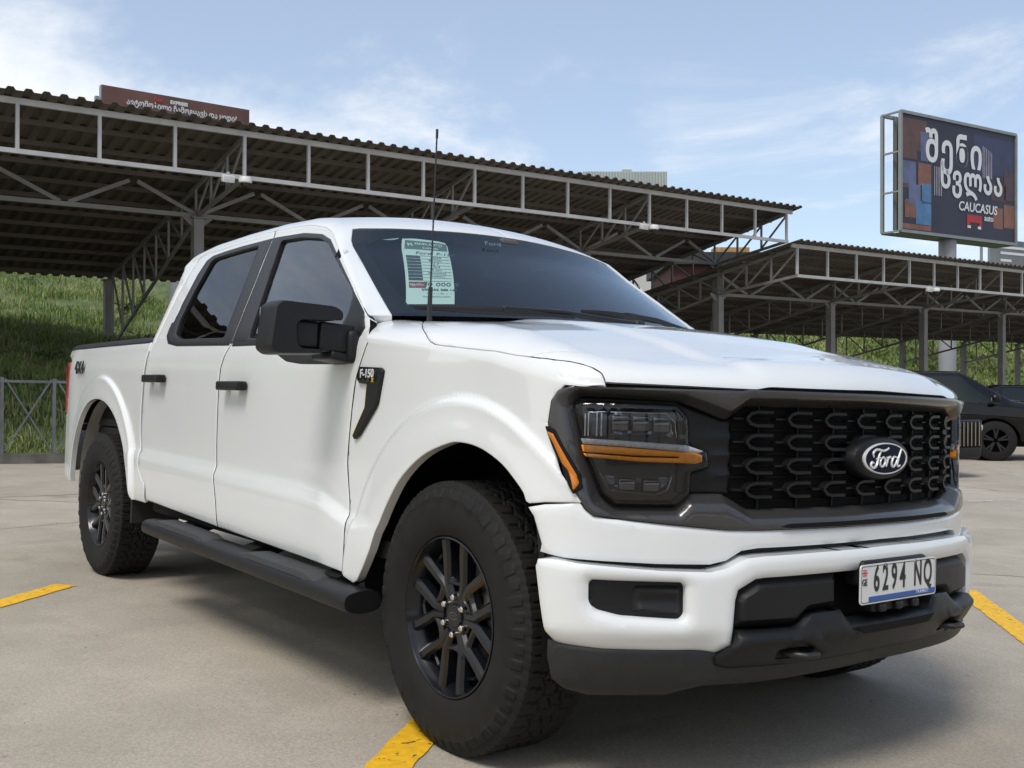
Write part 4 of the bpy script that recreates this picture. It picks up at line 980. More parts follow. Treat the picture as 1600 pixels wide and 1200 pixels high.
        g = MB(); g.box((-.69, -k*.985, 1.262), (.13, .05, .12), bev=.02); g.box((-.72, -k*1.02, 1.222), (.16, .10, .030), rot=Matrix.Rotation(-k*.15, 3, 'X'), bev=.008); g.build("mirror_foot", PLAST, mo, smooth=40)
        g = MB(); g.box((-.768, -k*1.233, 1.317), (.004, .11, .14), bev=.001); g.build("mirror_glass", mat("mirror_silver", (.7, .7, .7), .03, 1) if k == 1 else bpy.data.materials["mirror_silver"], mo)
    # ---------- antenna
    a = MB(); a.tube([(-.432, -.80, 1.352), (-.431, -.80, 1.42), (-.429, -.80, 1.478)], [.010, .0085, .0075], 10)
    pts = [(-.429+.013*(i/60)**1, -.80, 1.478+.555*i/60) for i in range(61)]; a.tube(pts, [.0030+.0006*(i % 2) for i in range(61)], 6); a.tube([(-.416, -.80, 2.005), (-.416, -.80, 2.036)], .0048, 8)
    a.build("antenna", mat("antenna_black", (.015, .015, .016), .45), T, smooth=50)
    # ---------- wipers: laid along the screen's foot
    def wsP(x, v, n=.0):
        vv = v if v <= 3 else 6-v; P = cab(np.array(x), np.array(vv)); s_ = -1 if v > 3 else 1
        return Vector((P[0]+n*.75, P[1]*s_, P[2]+n*.65))
    for va, vb, pv, xa, xb in ((2.15, 2.80, 3.12, -.600, -.565), (2.88, 3.36, 3.60, -.610, -.600)):
        w_ = MB(); m_ = 16
        P_ = [wsP(xa+(xb-xa)*i/m_+.0, va+(vb-va)*i/m_, .022) for i in range(m_+1)]
        w_.tube(P_, [.006+.007*math.sin(math.pi*min(1, (i+1)/(m_*.9))) for i in range(m_+1)], 6, flat=1.3)
        mid_ = P_[m_//2+1]; end = wsP(-.535, pv, .03)
        w_.tube([mid_+Vector((0, 0, .012)), mid_.lerp(end, .4)+Vector((0, 0, .018)), end], [.009, .011, .014], 8)
        w_.box(tuple(mid_+Vector((0, 0, .008))), (.02, .06, .02), bev=.004); w_.box(tuple(end), (.05, .05, .035), bev=.012)
        w_.build("wiper", mat("wiper_black", (.008, .008, .009), .38) if va < 3 else bpy.data.materials["wiper_black"], T, smooth=50)
    # ---------- price sheet behind the glass (paper seen through the tint)
    def shp(a, b):   # a 0..1 across, b 0..1 up
        a = np.asarray(a, float); b = np.asarray(b, float)
        x = (1-b)*(-.6684-.006*a)+b*(-1.1601+.0137*a); v = (1-b)*(2.157+.1951*a)+b*(2.3086+.2644*a)
        P = cab(x, v); P[..., 0] += -.012; P[..., 2] -= .012; return P
    c = [(0.0, 0.0), (1.0, .0), (.98, .93), (.93, .975), (.78, .99), (.5, .995), (0, 1.0)]
    PAPER = mat("paper_white", (.88, .92, .90), .6)
    sh = panel("price_sheet", c, shp, PAPER, T, off=0, thick=0, edge=0, step=.09, mirror=False, inner_rings=False)[0]
    INK = mat("sheet_ink", (.06, .09, .10), .6); REDK = mat("sheet_red", (.35, .09, .09), .6); GREYK = mat("sheet_grey", (.17, .22, .23), .6)
    def sp(name, poly, mt_, o_=.0012): return panel(name, poly, shp, mt_, sh, off=o_, thick=0, edge=0, step=.12, mirror=False, inner_rings=False)
    sp("header_band", [(.06, .855), (.955, .855), (.95, .955), (.80, .965), (.06, .968)], GREYK)
    for i in range(8): sp("row_caption", [(.06, .745-.051*i), (.35, .745-.051*i), (.35, .703-.051*i), (.06, .703-.051*i)], INK)
    for i in range(9): sp("row_line", [(.36, .748-.051*i), (.955, .748-.051*i), (.955, .744-.051*i), (.36, .744-.051*i)], INK)
    sp("price_band", [(.06, .235), (.40, .235), (.44, .325), (.06, .325)], REDK)
    def stxt(txt, a, b, size, mt_, **k_):
        P0 = shp(np.array(a), np.array(b)); ux = shp(np.array(a+.02), np.array(b))-P0; uy = shp(np.array(a), np.array(b+.02))-P0
        n_ = np.cross(ux, uy); n_ /= np.linalg.norm(n_); return place_text("sheet_lettering", txt, size, frame(P0+n_*.002, ux, uy), mt_, sh, ext=0, **k_)
    stxt("MAIN AUTO", .56, .930, .022, PAPER, bold=.0006); stxt("EXPRESS", .60, .880, .018, PAPER, bold=.0005)
    stxt("M", .17, .915, .03, PAPER, bold=.001)
    stxt("Ford  F-150", .66, .790, .036, INK, shear=.4); stxt("2025", .66, .722, .024, INK, shear=.4)
    for t_, b_ in (("Benzin", .672), ("2.7", .620), ("4x4", .570), ("5 km", .518), ("Avtomat", .467), ("custom", .415)): stxt(t_, .64, b_, .022, INK, shear=.4)
    stxt("40 000 $", .69, .287, .042, INK, shear=.35); stxt("ფასი", .24, .280, .026, PAPER, bold=.0005)
    stxt("595 555 388 147", .68, .205, .021, INK, bold=.0006); stxt("O -- -- O -- --", .68, .150, .018, INK); stxt("mainauto.com", .62, .105, .019, INK)
    # oval sticker in the corner of the screen and small etched mark at the top
    def wsp2(a, b): return ws_uv(a, b)
    o_ = [(-1.154+.017*math.sin(2*math.pi*i/28), 2.22+.063*math.cos(2*math.pi*i/28)) for i in range(28)]
    panel("inspection_sticker", o_, cab, mat("sticker_pale_blue", (.42, .60, .66), .5), ws, off=-.012, thick=0, edge=0, step=.05, mirror=False, inner_rings=False)
    P0 = cab(np.array(-1.125), np.array(2.82)); u1 = cab(np.array(-1.125), np.array(2.84))-P0; u2 = cab(np.array(-1.145), np.array(2.82))-P0
    place_text("etched_mark", "Ford", .045, frame(P0+np.array([.006, 0, .008]), u1, u2), mat("etched_grey", (.13, .16, .19), .5), ws, shear=.35, ext=0)
    # ---------- interior
    b = MB(); b.box((-.82, 0, 1.13), (.55, 1.62, .34), bev=.08); b.box((-.95, .42, 1.28), (.22, .40, .10), bev=.04); b.box((-.80, 0, 1.345), (.24, 1.3, .02), bev=.008); b.build("dashboard", INTER, T, smooth=50)
    for k in (1, -1):
        s_ = MB(); s_.box((-1.62, .42*k, .95), (.52, .50, .18), bev=.06); s_.box((-1.90, .42*k, 1.28), (.15, .48, .62), rot=Matrix.Rotation(-.2, 3, 'Y'), bev=.06); st = s_.build("front_seat", INTER, T, smooth=50)
        h = MB(); h.box((-1.99, .42*k, 1.66), (.10, .26, .16), bev=.04); h.build("head_restraint", INTER, st, smooth=50)
    s_ = MB(); s_.box((-2.45, 0, .95), (.5, 1.4, .18), bev=.06); s_.box((-2.72, 0, 1.25), (.16, 1.4, .58), rot=Matrix.Rotation(-.15, 3, 'Y'), bev=.06); s_.build("rear_seat", INTER, T, smooth=50)
    b = MB(); b.box((-1.75, 0, .66), (2.2, 1.84, .05)); b.box((-1.55, 0, .93), (.9, .26, .35), bev=.05)
    for k in (1, -1): b.box((-1.75, .90*k, .96), (2.1, .05, .60))
    b.build("cabin_floor", INTER, T, smooth=50)
    w_ = MB(); c0 = Vector((-1.16, .42, 1.30)); ax = Vector((-.9, 0, .42)).normalized(); u = Vector((0, 1, 0)); v = ax.cross(u)
    w_.tube([c0+(u*math.cos(t)+v*math.sin(t))*.185 for t in np.linspace(0, 2*math.pi, 33)[:-1]], .014, 8, closed=True); w_.bar(c0-u*.17, c0+u*.17, .05, .02); w_.bar(c0, c0-v*.17, .05, .02); w_.tube([c0, c0-ax*.25], .03, 8)
    w_.build("steering_wheel", mat("wheel_rim_black", (.012, .012, .012), .5), T, smooth=50)
    m_ = MB(); m_.box((-1.06, 0, 1.66), (.03, .25, .075), bev=.012); m_.box((-1.05, 0, 1.74), (.06, .10, .14), bev=.015); m_.build("inside_mirror", INTER, T, smooth=50)
    # ---------- fender vent badge (dark blade with letters)
    def zt(x, v): return .35+v*(float(zs(x))-.35)
    bl = [(-.583, .905), (-.570, .915), (-.430, .922), (-.412, .912), (-.446, .785), (-.462, .765), (-.570, .648), (-.600, .632), (-.614, .645), (-.530, .764), (-.519, .853), (-.575, .851), (-.590, .868)]
    bl = rnd([(x, v) for x, v in bl], .006)
    fb = panel("fender_badge", bl, side3, PLAST, T, off=.014, step=.02, thick=.02, edge=.004)
    panel("badge_plate", rnd([(-.578, .900), (-.440, .906), (-.448, .866), (-.582, .860)], .004), side3, LAMPD, fb, off=.0155, step=.03, thick=.004, edge=.001)
    panel("yellow_edge", [(-.519, .850), (-.5225, .850), (-.5335, .762), (-.615, .650), (-.611, .646), (-.530, .760)], side3, YEL, fb, off=.010, step=.03, thick=.012, edge=0, inner_rings=False, rings=())
    for k, par in ((1, fb[0]), (-1, fb[1])):
        for txt, x_, v_, sz, mt_ in (("F-150", -.508, .892, .040, SILVER), ("ST", -.497, .870, .018, STEEL_D), ("X", -.468, .870, .020, YEL)):
            P = side3(np.array(x_), np.array(v_)); y = (P[1]-.0175)*1
            if k == 1: place_text("badge_lettering", txt, sz, frame((P[0], y, P[2]), (1, 0, 0), (0, 0, 1)), mt_, par, bold=.0012 if sz > .03 else .0004, ext=.001, xs=1.05)
            else: place_text("badge_lettering", txt, sz, frame((P[0], -y, P[2]), (-1, 0, 0), (0, 0, 1)), mt_, par, bold=.0012 if sz > .03 else .0004, ext=.001, xs=1.05)
    for k, par in ((1, bs[0]), (-1, bs[1])):
        place_text("four_wheel_drive_lettering", "4X4", .112, frame((-4.19, -.990*k, 1.222), (1*k, 0, 0), (0, 0, 1)), mat("decal_black", (.02, .02, .022), .4) if k == 1 else bpy.data.materials["decal_black"], par, bold=.0012, shear=.15, spacing=1.08, ext=.003, xs=.98)
    return T

T, D = make_truck()
make_front(T, D)
finish_truck(T, D)
MT = cam_rows(YAW, 1.91841063e-02, 2.77012812e-02)
A = MG.T @ MT
tv = CAM-A @ CAM
T.matrix_world = Matrix([[A[i][0], A[i][1], A[i][2], tv[i]] for i in range(3)]+[[0, 0, 0, 1]])

# ================================================================ THE PLACE
EP = np.array([math.cos(R(178.69)), math.sin(R(178.69))]); ET = np.array([math.cos(R(88.69)), math.sin(R(88.69))])
def gp(p, t): q = CAM[:2]+EP*p+ET*t; return float(q[0]), float(q[1])
def g3(p, t, z): return (*gp(p, t), z)
def cam_xz(X, Z): # metres right of / ahead of the camera, on plan
    f = np.array([math.cos(YAW), math.sin(YAW)]); r = np.array([f[1], -f[0]]); q = CAM[:2]+f*Z+r*X; return float(q[0]), float(q[1])
TURN = R(88.69)      # heading of the sheds

# ---------- ground material: worn light concrete with stains, fine aggregate and cracks
def ground_mat():
    m = bpy.data.materials.new("worn_concrete"); m.use_nodes = True; nt = m.node_tree; n = nt.nodes; l = nt.links; b = n["Principled BSDF"]
    tc = n.new("ShaderNodeTexCoord")
    def noise(sc_, d=4, r=.55, dist=0):
        q = n.new("ShaderNodeTexNoise"); q.inputs["Scale"].default_value = sc_; q.inputs["Detail"].default_value = d; q.inputs["Roughness"].default_value = r; q.inputs["Distortion"].default_value = dist; l.new(tc.outputs["Object"], q.inputs["Vector"]); return q.outputs[0]
    def ramp(v, a, b_, c, d):
        q = n.new("ShaderNodeMapRange"); q.inputs[1].default_value = a; q.inputs[2].default_value = b_; q.inputs[3].default_value = c; q.inputs[4].default_value = d; l.new(v, q.inputs[0]); return q.outputs[0]
    def mul(a, b_):
        q = n.new("ShaderNodeMath"); q.operation = 'MULTIPLY'; l.new(a, q.inputs[0]); l.new(b_, q.inputs[1]); return q.outputs[0]
    big = ramp(noise(.35, 5, .6, .6), .3, .7, .82, 1.14); mid = ramp(noise(2.2, 6, .65, .4), .3, .75, .88, 1.10); fine = ramp(noise(85, 4, .7), .3, .7, .80, 1.18); grit = ramp(noise(260, 2, .6), .35, .7, .82, 1.14)
    spots = n.new("ShaderNodeTexVoronoi"); spots.inputs["Scale"].default_value = 3.1; l.new(tc.outputs["Object"], spots.inputs["Vector"]); sp = ramp(spots.outputs["Distance"], .02, .05, .72, 1.0)
    oil = ramp(noise(1.1, 4, .6, .5), .60, .72, 1.0, .72)
    v = mul(mul(mul(big, mid), mul(fine, grit)), mul(sp, oil))
    # hairline cracks
    w_ = n.new("ShaderNodeTexVoronoi"); w_.feature = 'DISTANCE_TO_EDGE'; w_.inputs["Scale"].default_value = .16
    wn = n.new("ShaderNodeMixRGB"); wn.inputs[0].default_value = .12; q = n.new("ShaderNodeTexNoise"); q.inputs["Scale"].default_value = 1.6; q.inputs["Detail"].default_value = 6; l.new(tc.outputs["Object"], q.inputs["Vector"]); l.new(tc.outputs["Object"], wn.inputs[1]); l.new(q.outputs["Color"], wn.inputs[2]); l.new(wn.outputs[0], w_.inputs["Vector"])
    ck = ramp(w_.outputs["Distance"], .0006, .0026, .42, 1.0); v = mul(v, ck)
    # fine trowel marks
    hs = n.new("ShaderNodeHueSaturation"); hs.inputs["Color"].default_value = (.405, .362, .295, 1); l.new(v, hs.inputs["Value"]); l.new(hs.outputs[0], b.inputs["Base Color"])
    b.inputs["Roughness"].default_value = .82; b.inputs["Specular IOR Level"].default_value = .3
    bp = n.new("ShaderNodeBump"); bp.inputs["Strength"].default_value = .5; bp.inputs["Distance"].default_value = .004; add = n.new("ShaderNodeMath"); add.operation = 'ADD'; l.new(fine, add.inputs[0]); l.new(mid, add.inputs[1]); l.new(add.outputs[0], bp.inputs["Height"]); l.new(bp.outputs[0], b.inputs["Normal"])
    return m
g = MB(); xs = np.concatenate([[-900, -400, -150], np.linspace(-60, 40, 126), [120, 400, 900]]); ys = np.concatenate([[-900, -300, -100], np.linspace(-40, 80, 151), [200, 900]])
nx, ny = len(xs), len(ys); g.add([(x, y, float(ground_z(x, y))) for x in xs for y in ys], [(i*ny+j, (i+1)*ny+j, (i+1)*ny+j+1, i*ny+j+1) for i in range(nx-1) for j in range(ny-1)])
tag(g.build("ground", ground_mat(), None, smooth=60), kind="structure")

# ---------- painted bay lines
def paint_mat(name, col_, wear):
    m = mat(name, col_, .6, noise=(30, .14, 8)); nt = m.node_tree; n = nt.nodes; l = nt.links
    tc = n.new("ShaderNodeTexCoord"); q = n.new("ShaderNodeTexNoise"); q.inputs["Scale"].default_value = 38; q.inputs["Detail"].default_value = 6; l.new(tc.outputs["Object"], q.inputs["Vector"])
    r = n.new("ShaderNodeMapRange"); r.inputs[1].default_value = wear; r.inputs[2].default_value = wear+.03; l.new(q.outputs[0], r.inputs[0]); t = n.new("ShaderNodeBsdfTransparent"); mx = n.new("ShaderNodeMixShader")
    l.new(r.outputs[0], mx.inputs[0]); l.new(t.outputs[0], mx.inputs[1]); l.new(n["Principled BSDF"].outputs[0], mx.inputs[2]); l.new(mx.outputs[0], n["Material Output"].inputs[0]); return m
YP = paint_mat("yellow_road_paint", (.76, .43, .015), .33); WP = paint_mat("white_road_paint", (.6, .6, .58), .47)
def stripe(a, b, w_, name, mt_, label):
    a = np.array(a, float); b = np.array(b, float); d = (b-a)/np.linalg.norm(b-a); q = np.array([-d[1], d[0]]); N_ = int(np.linalg.norm(b-a)/.04)+1
    mb = MB(); vs = []
    for i in range(N_+1):
        for k, sd_ in ((0, -1), (1, 1)):
            j = (RNG.random()-.5)*.010; p_ = a+(b-a)*i/N_+q*sd_*(w_/2+j); vs.append((p_[0], p_[1], float(ground_z(*p_))+.004))
    mb.add(vs, [(2*i, 2*i+2, 2*i+3, 2*i+1) for i in range(N_)]); o = mb.build(name, mt_, None); tag(o, kind="structure"); return o
stripe((-3.40, -1.26), (.6, -5.5), .13, "bay_line", YP, ""); stripe((-1.35, .33), (2.4, -3.9), .135, "bay_line", YP, ""); stripe((-.72, 3.32), (3.0, -.95), .135, "bay_line", YP, "")
stripe((-3.72, 8.75), (-3.45, 9.45), .10, "worn_white_line", WP, ""); stripe((-6.2, 7.0), (-5.8, 7.5), .10, "worn_white_line", WP, "")

# ---------- sheds
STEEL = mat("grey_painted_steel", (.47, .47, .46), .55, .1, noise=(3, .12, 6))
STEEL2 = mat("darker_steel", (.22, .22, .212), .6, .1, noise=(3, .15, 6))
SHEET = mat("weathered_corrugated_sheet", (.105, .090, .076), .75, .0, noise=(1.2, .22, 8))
def shed(name, label, t0, k0, k1, D, top, midz, botz, rear, frames, Lr, sb_, slp, way=1):
    b_ = 1.25
    def g3(p, t, z): q = CAM[:2]+EP*p*way+ET*t; return (float(q[0]), float(q[1]), z)
    def gp(p, t): return g3(p, t, 0)[:2]
    o = empty(name, g3(D, t0+b_*(k0+k1)/2, float(ground_z(*gp(D, t0)))), 0); tag(o, label, "carport"); inv = Matrix.Translation(-Vector(o.location))
    def G(p, t, z): return tuple(Vector(g3(p, t, z+slp*t))-Vector(o.location))
    def zr(p): return top+(rear-top)*(p-D)/Lr
    tA, tB = t0+b_*k0-.35, t0+b_*k1+.32
    # corrugated roof: trapezoid ribs running down the slope
    r = MB(); per = .262; nper = int((tB-tA)/per); ts = []; 
    for i in range(nper):
        for f, h in ((0, 0), (.42, 0), (.55, .048), (.87, .048)): ts.append((tA+(i+f)*per, h))
    ts.append((tA+nper*per, 0)); ps = [D-.28, D+Lr*.5, D+Lr+.4]
    for th in (0, .004):
        pass
    m_ = len(ts); vs = [G(p, t, zr(p)+.045+h) for p in ps for t, h in ts]; r.add(vs, [(a*m_+i, a*m_+i+1, (a+1)*m_+i+1, (a+1)*m_+i) for a in range(2) for i in range(m_-1)])
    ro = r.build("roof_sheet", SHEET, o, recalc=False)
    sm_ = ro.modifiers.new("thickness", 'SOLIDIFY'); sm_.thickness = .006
    # purlins
    for i, p in enumerate(np.linspace(D+.7, D+Lr-.1, 11)):
        q = MB(); q.bar(G(p, tA+.1, zr(p)), G(p, tB-.1, zr(p)), .05, .09); q.build("purlin", SHEET, o)
    # eave frame
    q = MB(); q.bar(G(D, tA+.12, top), G(D, tB-.1, top), .06, .10); q.build("eave_beam", STEEL, o)
    q = MB(); q.bar(G(D, t0+b_*k0, midz), G(D, t0+b_*k1+.05, midz), .06, .075); q.build("middle_rail", STEEL, o)
    for k in range(k0, k1+1):
        q = MB(); q.bar(G(D, t0+b_*k, midz+.037), G(D, t0+b_*k, top-.05), .055, .055, up=(1, 0, 0)); q.build("eave_upright", STEEL, o)
    P1 = D+sb_
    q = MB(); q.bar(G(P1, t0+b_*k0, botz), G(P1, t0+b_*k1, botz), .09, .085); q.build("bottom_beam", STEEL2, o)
    zt_ = zr(P1)-.1
    # zigzag in the post plane
    for k in range(k0, k1):
        a, c = (k, k+1); za, zc = (botz+.04, zt_) if k % 2 else (zt_, botz+.04)
        q = MB(); q.bar(G(P1, t0+b_*(a+.06), za), G(P1, t0+b_*(c-.06), zc), .055, .075); q.build("zigzag_brace", STEEL2, o)
    # posts and cross trusses
    for k in frames:
        t = t0+b_*k
        for p, z1, w_ in ((P1, botz-.06, .20), (D+Lr, rear-.12, .20)):
            x, y = gp(p, t); z0 = float(ground_z(x, y))-slp*t; q = MB(); loc = Vector(G(p, t, (z0+z1)/2)); rot = Matrix.Rotation(TURN, 3, 'Z')
            q.box(loc, (w_, w_, z1-z0), rot=rot); q.box(G(p, t, z1+.012), (.30, .30, .02), rot=rot); q.box(G(p, t, z0+.012), (.32, .32, .02), rot=rot)
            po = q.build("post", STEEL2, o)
            if p == P1:
                for sg in (1, -1):
                    gq = MB(); A_ = [G(p, t+sg*.06, z1+.02), G(p, t+sg*.34, z1+.10), G(p, t+sg*.34, z1+.04), G(p, t+sg*.10, z1-.16)]
                    gq.add(A_+[tuple(Vector(v)+Vector((.012, 0, 0))) for v in A_], [(0, 1, 2, 3), (7, 6, 5, 4), (0, 4, 5, 1), (1, 5, 6, 2), (2, 6, 7, 3), (3, 7, 4, 0)]); gq.build("gusset", STEEL2, po)
        def zbot(p):
            return midz+(botz-midz)*(p-D)/sb_ if p < P1 else botz+(1.9-botz)*(p-P1)/(Lr-sb_)
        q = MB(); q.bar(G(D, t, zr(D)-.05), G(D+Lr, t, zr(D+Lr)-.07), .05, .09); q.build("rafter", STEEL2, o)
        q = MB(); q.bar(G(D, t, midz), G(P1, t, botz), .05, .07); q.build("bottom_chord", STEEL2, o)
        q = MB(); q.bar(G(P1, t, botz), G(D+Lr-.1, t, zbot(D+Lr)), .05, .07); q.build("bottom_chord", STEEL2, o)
        pk = [D+.85*i for i in range(1, 13)]
        pp = D
        for i, p in enumerate(pk):
            if p > D+Lr-.3: break
            q = MB(); q.bar(G(p, t, zbot(p)), G(p, t, zr(p)-.08), .045, .045, up=(1, 0, 0)); q.build("truss_upright", STEEL2, o)
            q = MB(); q.bar(G(pp, t, zbot(pp)+.03), G(p, t, zr(p)-.1), .04, .04) if i >= 3 else q.bar(G(pp, t, zr(pp)-.1), G(p, t, zbot(p)+.03), .04, .04); q.build("truss_brace", STEEL2, o); pp = p
    return o, G
shed_a, GA = shed("carport", "tall open steel carport with corrugated roof behind the white pickup, the higher of the two", 3.289, -9, 15, 17.83, 5.585, 4.79, 4.43, 3.80, [-9, -5, -1, 3, 7, 11, 15], 8.9, 2.45, .0103)
shed_b, GB = shed("carport", "lower open steel carport with corrugated roof on the right, in front of the billboards", 21.67, 0, 32, 17.185, 4.56, 3.79, 3.50, 2.98, [0, 4, 8, 12, 16, 20, 24, 28, 32], 10.0, 2.7, .011)
shed_c, GC = shed("carport", "steel carport standing alone across the lot, mirrored in the pickup's glass and grille", 0, -24, 16, 15.5, 5.3, 4.5, 4.2, 3.6, list(range(-24, 17, 4)), 8.9, 2.45, 0, -1)
# lamps and cameras on the eave rails
CAMW = mat("camera_housing_white", (.70, .71, .70), .4)
def eave_kit(D, t, z, where):
    a = empty("floodlight", g3(D-.05, t-.12, z)); tag(a, "small white box floodlight "+where, "floodlight", "small white floodlights on the carport rails")
    q = MB(); q.box((0, 0, -.02), (.12, .22, .13), rot=Matrix.Rotation(.25, 3, 'Y'), bev=.015); q.build("lamp_body", CAMW, a, smooth=40)
    q = MB(); q.box((0, 0, .06), (.03, .05, .08)); q.build("bracket", STEEL, a)
    c = empty("security_camera", g3(D-.05, t+.20, z-.02)); tag(c, "white dome security camera "+where, "security camera", "white dome cameras on the carport rails")
    q = MB(); q.lathe([(0, .07), (.10, .065), (.12, .03), (.12, -.03), (.10, -.045)], 24, 'Z'); q.build("camera_body", CAMW, c, smooth=40)
    q = MB(); q.lathe([(.085, -.045), (.075, -.09), (.045, -.115), (0, -.125)], 24, 'Z'); q.build("dome", mat("dome_dark", (.03, .03, .03), .1), c, smooth=50)
eave_kit(17.83, 3.289+1.25*3-.2, 4.82, "above the rear window of the pickup"); eave_kit(17.83, 3.289+1.25*11-.1, 4.93, "above the right end of the windscreen")
eave_kit(17.185, 21.67+1.25*5-.2, 4.04, "on the lower carport on the right")

# ---------- grass bank
def hash2(x, y, s):
    return np.sin(x*1.7*s+1.3)*np.cos(y*1.3*s-.7)+.5*np.sin(x*3.9*s+y*2.1*s)+.25*np.sin(x*8.3*s-y*7.1*s)
def bank_base(t): u = np.clip((np.asarray(t, float)-9.5)/4.0, 0, 1); u = u*u*(3-2*u); return 17.55+(28.6-17.55)*u
def bank_z(p, t):
    p = np.asarray(p, float); t = np.asarray(t, float); d = np.clip(p-bank_base(t), 0, None)
    st_ = .275+.24*np.clip((t-12)/10, 0, 1); z = -.10-.02*np.clip(t, -6, 8)+st_*d; cp = 6.9-2.6*np.clip((t-13)/5, 0, 1); z = np.minimum(z, cp+.06*d*np.clip(1-(t-13)/5, 0, 1))+np.clip(d, 0, 1)*(.13*hash2(p, t, .6)+.05*hash2(t, p, 2.1)); return z
def bank(name, tr_, pr_):
    tt = np.linspace(*tr_, 150); pp = np.linspace(0, 1, 60); vs = []; 
    for t in tt:
        p0 = float(bank_base(t))
        for q in pp:
            p = p0+(pr_-p0)*q**1.4; vs.append(g3(p, t, float(bank_z(p, t))-(0 if q > 0 else .06)))
    mb = MB(); mb.add(vs, [(i*60+j, (i+1)*60+j, (i+1)*60+j+1, i*60+j+1) for i in range(149) for j in range(59)]); return mb
def grass_mat(name, c1, c2, c3):
    m = bpy.data.materials.new(name); m.use_nodes = True; nt = m.node_tree; n = nt.nodes; l = nt.links; b = n["Principled BSDF"]; geo = n.new("ShaderNodeNewGeometry")
    a = n.new("ShaderNodeTexNoise"); a.inputs["Scale"].default_value = .35; a.inputs["Detail"].default_value = 6; a.inputs["Roughness"].default_value = .65; l.new(geo.outputs["Position"], a.inputs["Vector"])
    c = n.new("ShaderNodeTexNoise"); c.inputs["Scale"].default_value = 6; c.inputs["Detail"].default_value = 3; l.new(geo.outputs["Position"], c.inputs["Vector"])
    r = n.new("ShaderNodeValToRGB"); r.color_ramp.elements[0].position = .36; r.color_ramp.elements[0].color = (*c1, 1); r.color_ramp.elements[1].position = .66; r.color_ramp.elements[1].color = (*c3, 1); e = r.color_ramp.elements.new(.5); e.color = (*c2, 1)
    ad = n.new("ShaderNodeMath"); ad.operation = 'MULTIPLY_ADD'; ad.inputs[1].default_value = .45; l.new(c.outputs[0], ad.inputs[0]); sb = n.new("ShaderNodeMath"); sb.operation = 'MULTIPLY_ADD'; sb.inputs[1].default_value = .65; sb.inputs[2].default_value = -.04; l.new(a.outputs[0], sb.inputs[0]); l.new(sb.outputs[0], ad.inputs[2]); l.new(ad.outputs[0], r.inputs[0]); l.new(r.outputs[0], b.inputs["Base Color"])
    b.inputs["Roughness"].default_value = .6; b.inputs["Specular IOR Level"].default_value = .25; return m
SOIL = mat("bank_soil", (.09, .12, .045), .9, noise=(2, .4, 8))
GRASS = grass_mat("bank_grass", (.115, .185, .045), (.19, .265, .075), (.32, .31, .14))
tag(bank("bank", (-22, 120), 60).build("hillside", SOIL, None, smooth=60), kind="structure")
def tufts(name, N_, tlo, thi, plo, phi, hmin, hmax, wmul, mt_=None, wr=(.10, .22)):
    t = RNG.uniform(tlo, thi, N_); p = bank_base(t)+.05+RNG.random(N_)**1.15*(phi-plo)
    clump = .5+.5*np.tanh(hash2(p, t, 1.1)+RNG.normal(0, .5, N_)); h = (hmin+(hmax-hmin)*clump*RNG.uniform(.5, 1, N_)); w_ = h*RNG.uniform(*wr, N_)*wmul
    z = bank_z(p, t)-.03; base = CAM[:2][None]+EP[None]*p[:, None]+ET[None]*t[:, None]; az = RNG.uniform(0, 2*np.pi, N_); lean = RNG.uniform(.05, .75, N_)*h; la = RNG.uniform(0, 2*np.pi, N_)
    d = np.stack([np.cos(az), np.sin(az)], 1)*w_[:, None]/2; ld = np.stack([np.cos(la), np.sin(la)], 1)
    V = np.zeros((N_, 5, 3)); V[:, 0, :2] = base-d; V[:, 1, :2] = base+d; V[:, 2, :2] = base+d*.9+ld*lean[:, None]*.35; V[:, 3, :2] = base-d*.9+ld*lean[:, None]*.35; V[:, 4, :2] = base+ld*lean[:, None]
    V[:, 0, 2] = V[:, 1, 2] = z; V[:, 2, 2] = V[:, 3, 2] = z+h*.6; V[:, 4, 2] = z+h*(1-.25*lean/h)
    me = bpy.data.meshes.new(name); me.vertices.add(N_*5); me.vertices.foreach_set("co", V.ravel())
    li = np.array([0, 1, 2, 3, 3, 2, 4])[None]+np.arange(N_)[:, None]*5; me.loops.add(N_*7); me.loops.foreach_set("vertex_index", li.ravel().astype(np.int32))
    st = np.stack([np.arange(N_)*7, np.arange(N_)*7+4], 1).ravel(); me.polygons.add(N_*2); me.polygons.foreach_set("loop_start", st.astype(np.int32)); me.update(calc_edges=True); me.validate()
    o = link(name, me, mt_ or GRASS); tag(o, kind="stuff"); return o
tag(tufts("grass", 150000, -7, 11, 0, 20, .07, .34, .55), "long green and yellowish grass covering the bank behind the carports", "grass")
tag(tufts("grass", 110000, 13, 100, 0, 13, .18, .60, 2.0), "dry yellow green grass on the bank beyond the lower carport", "grass")
WEED = grass_mat("broad_weed_leaves", (.055, .10, .03), (.085, .15, .04), (.14, .19, .065)); DRY = mat("dry_stalks", (.34, .29, .16), .8, noise=(3, .3))
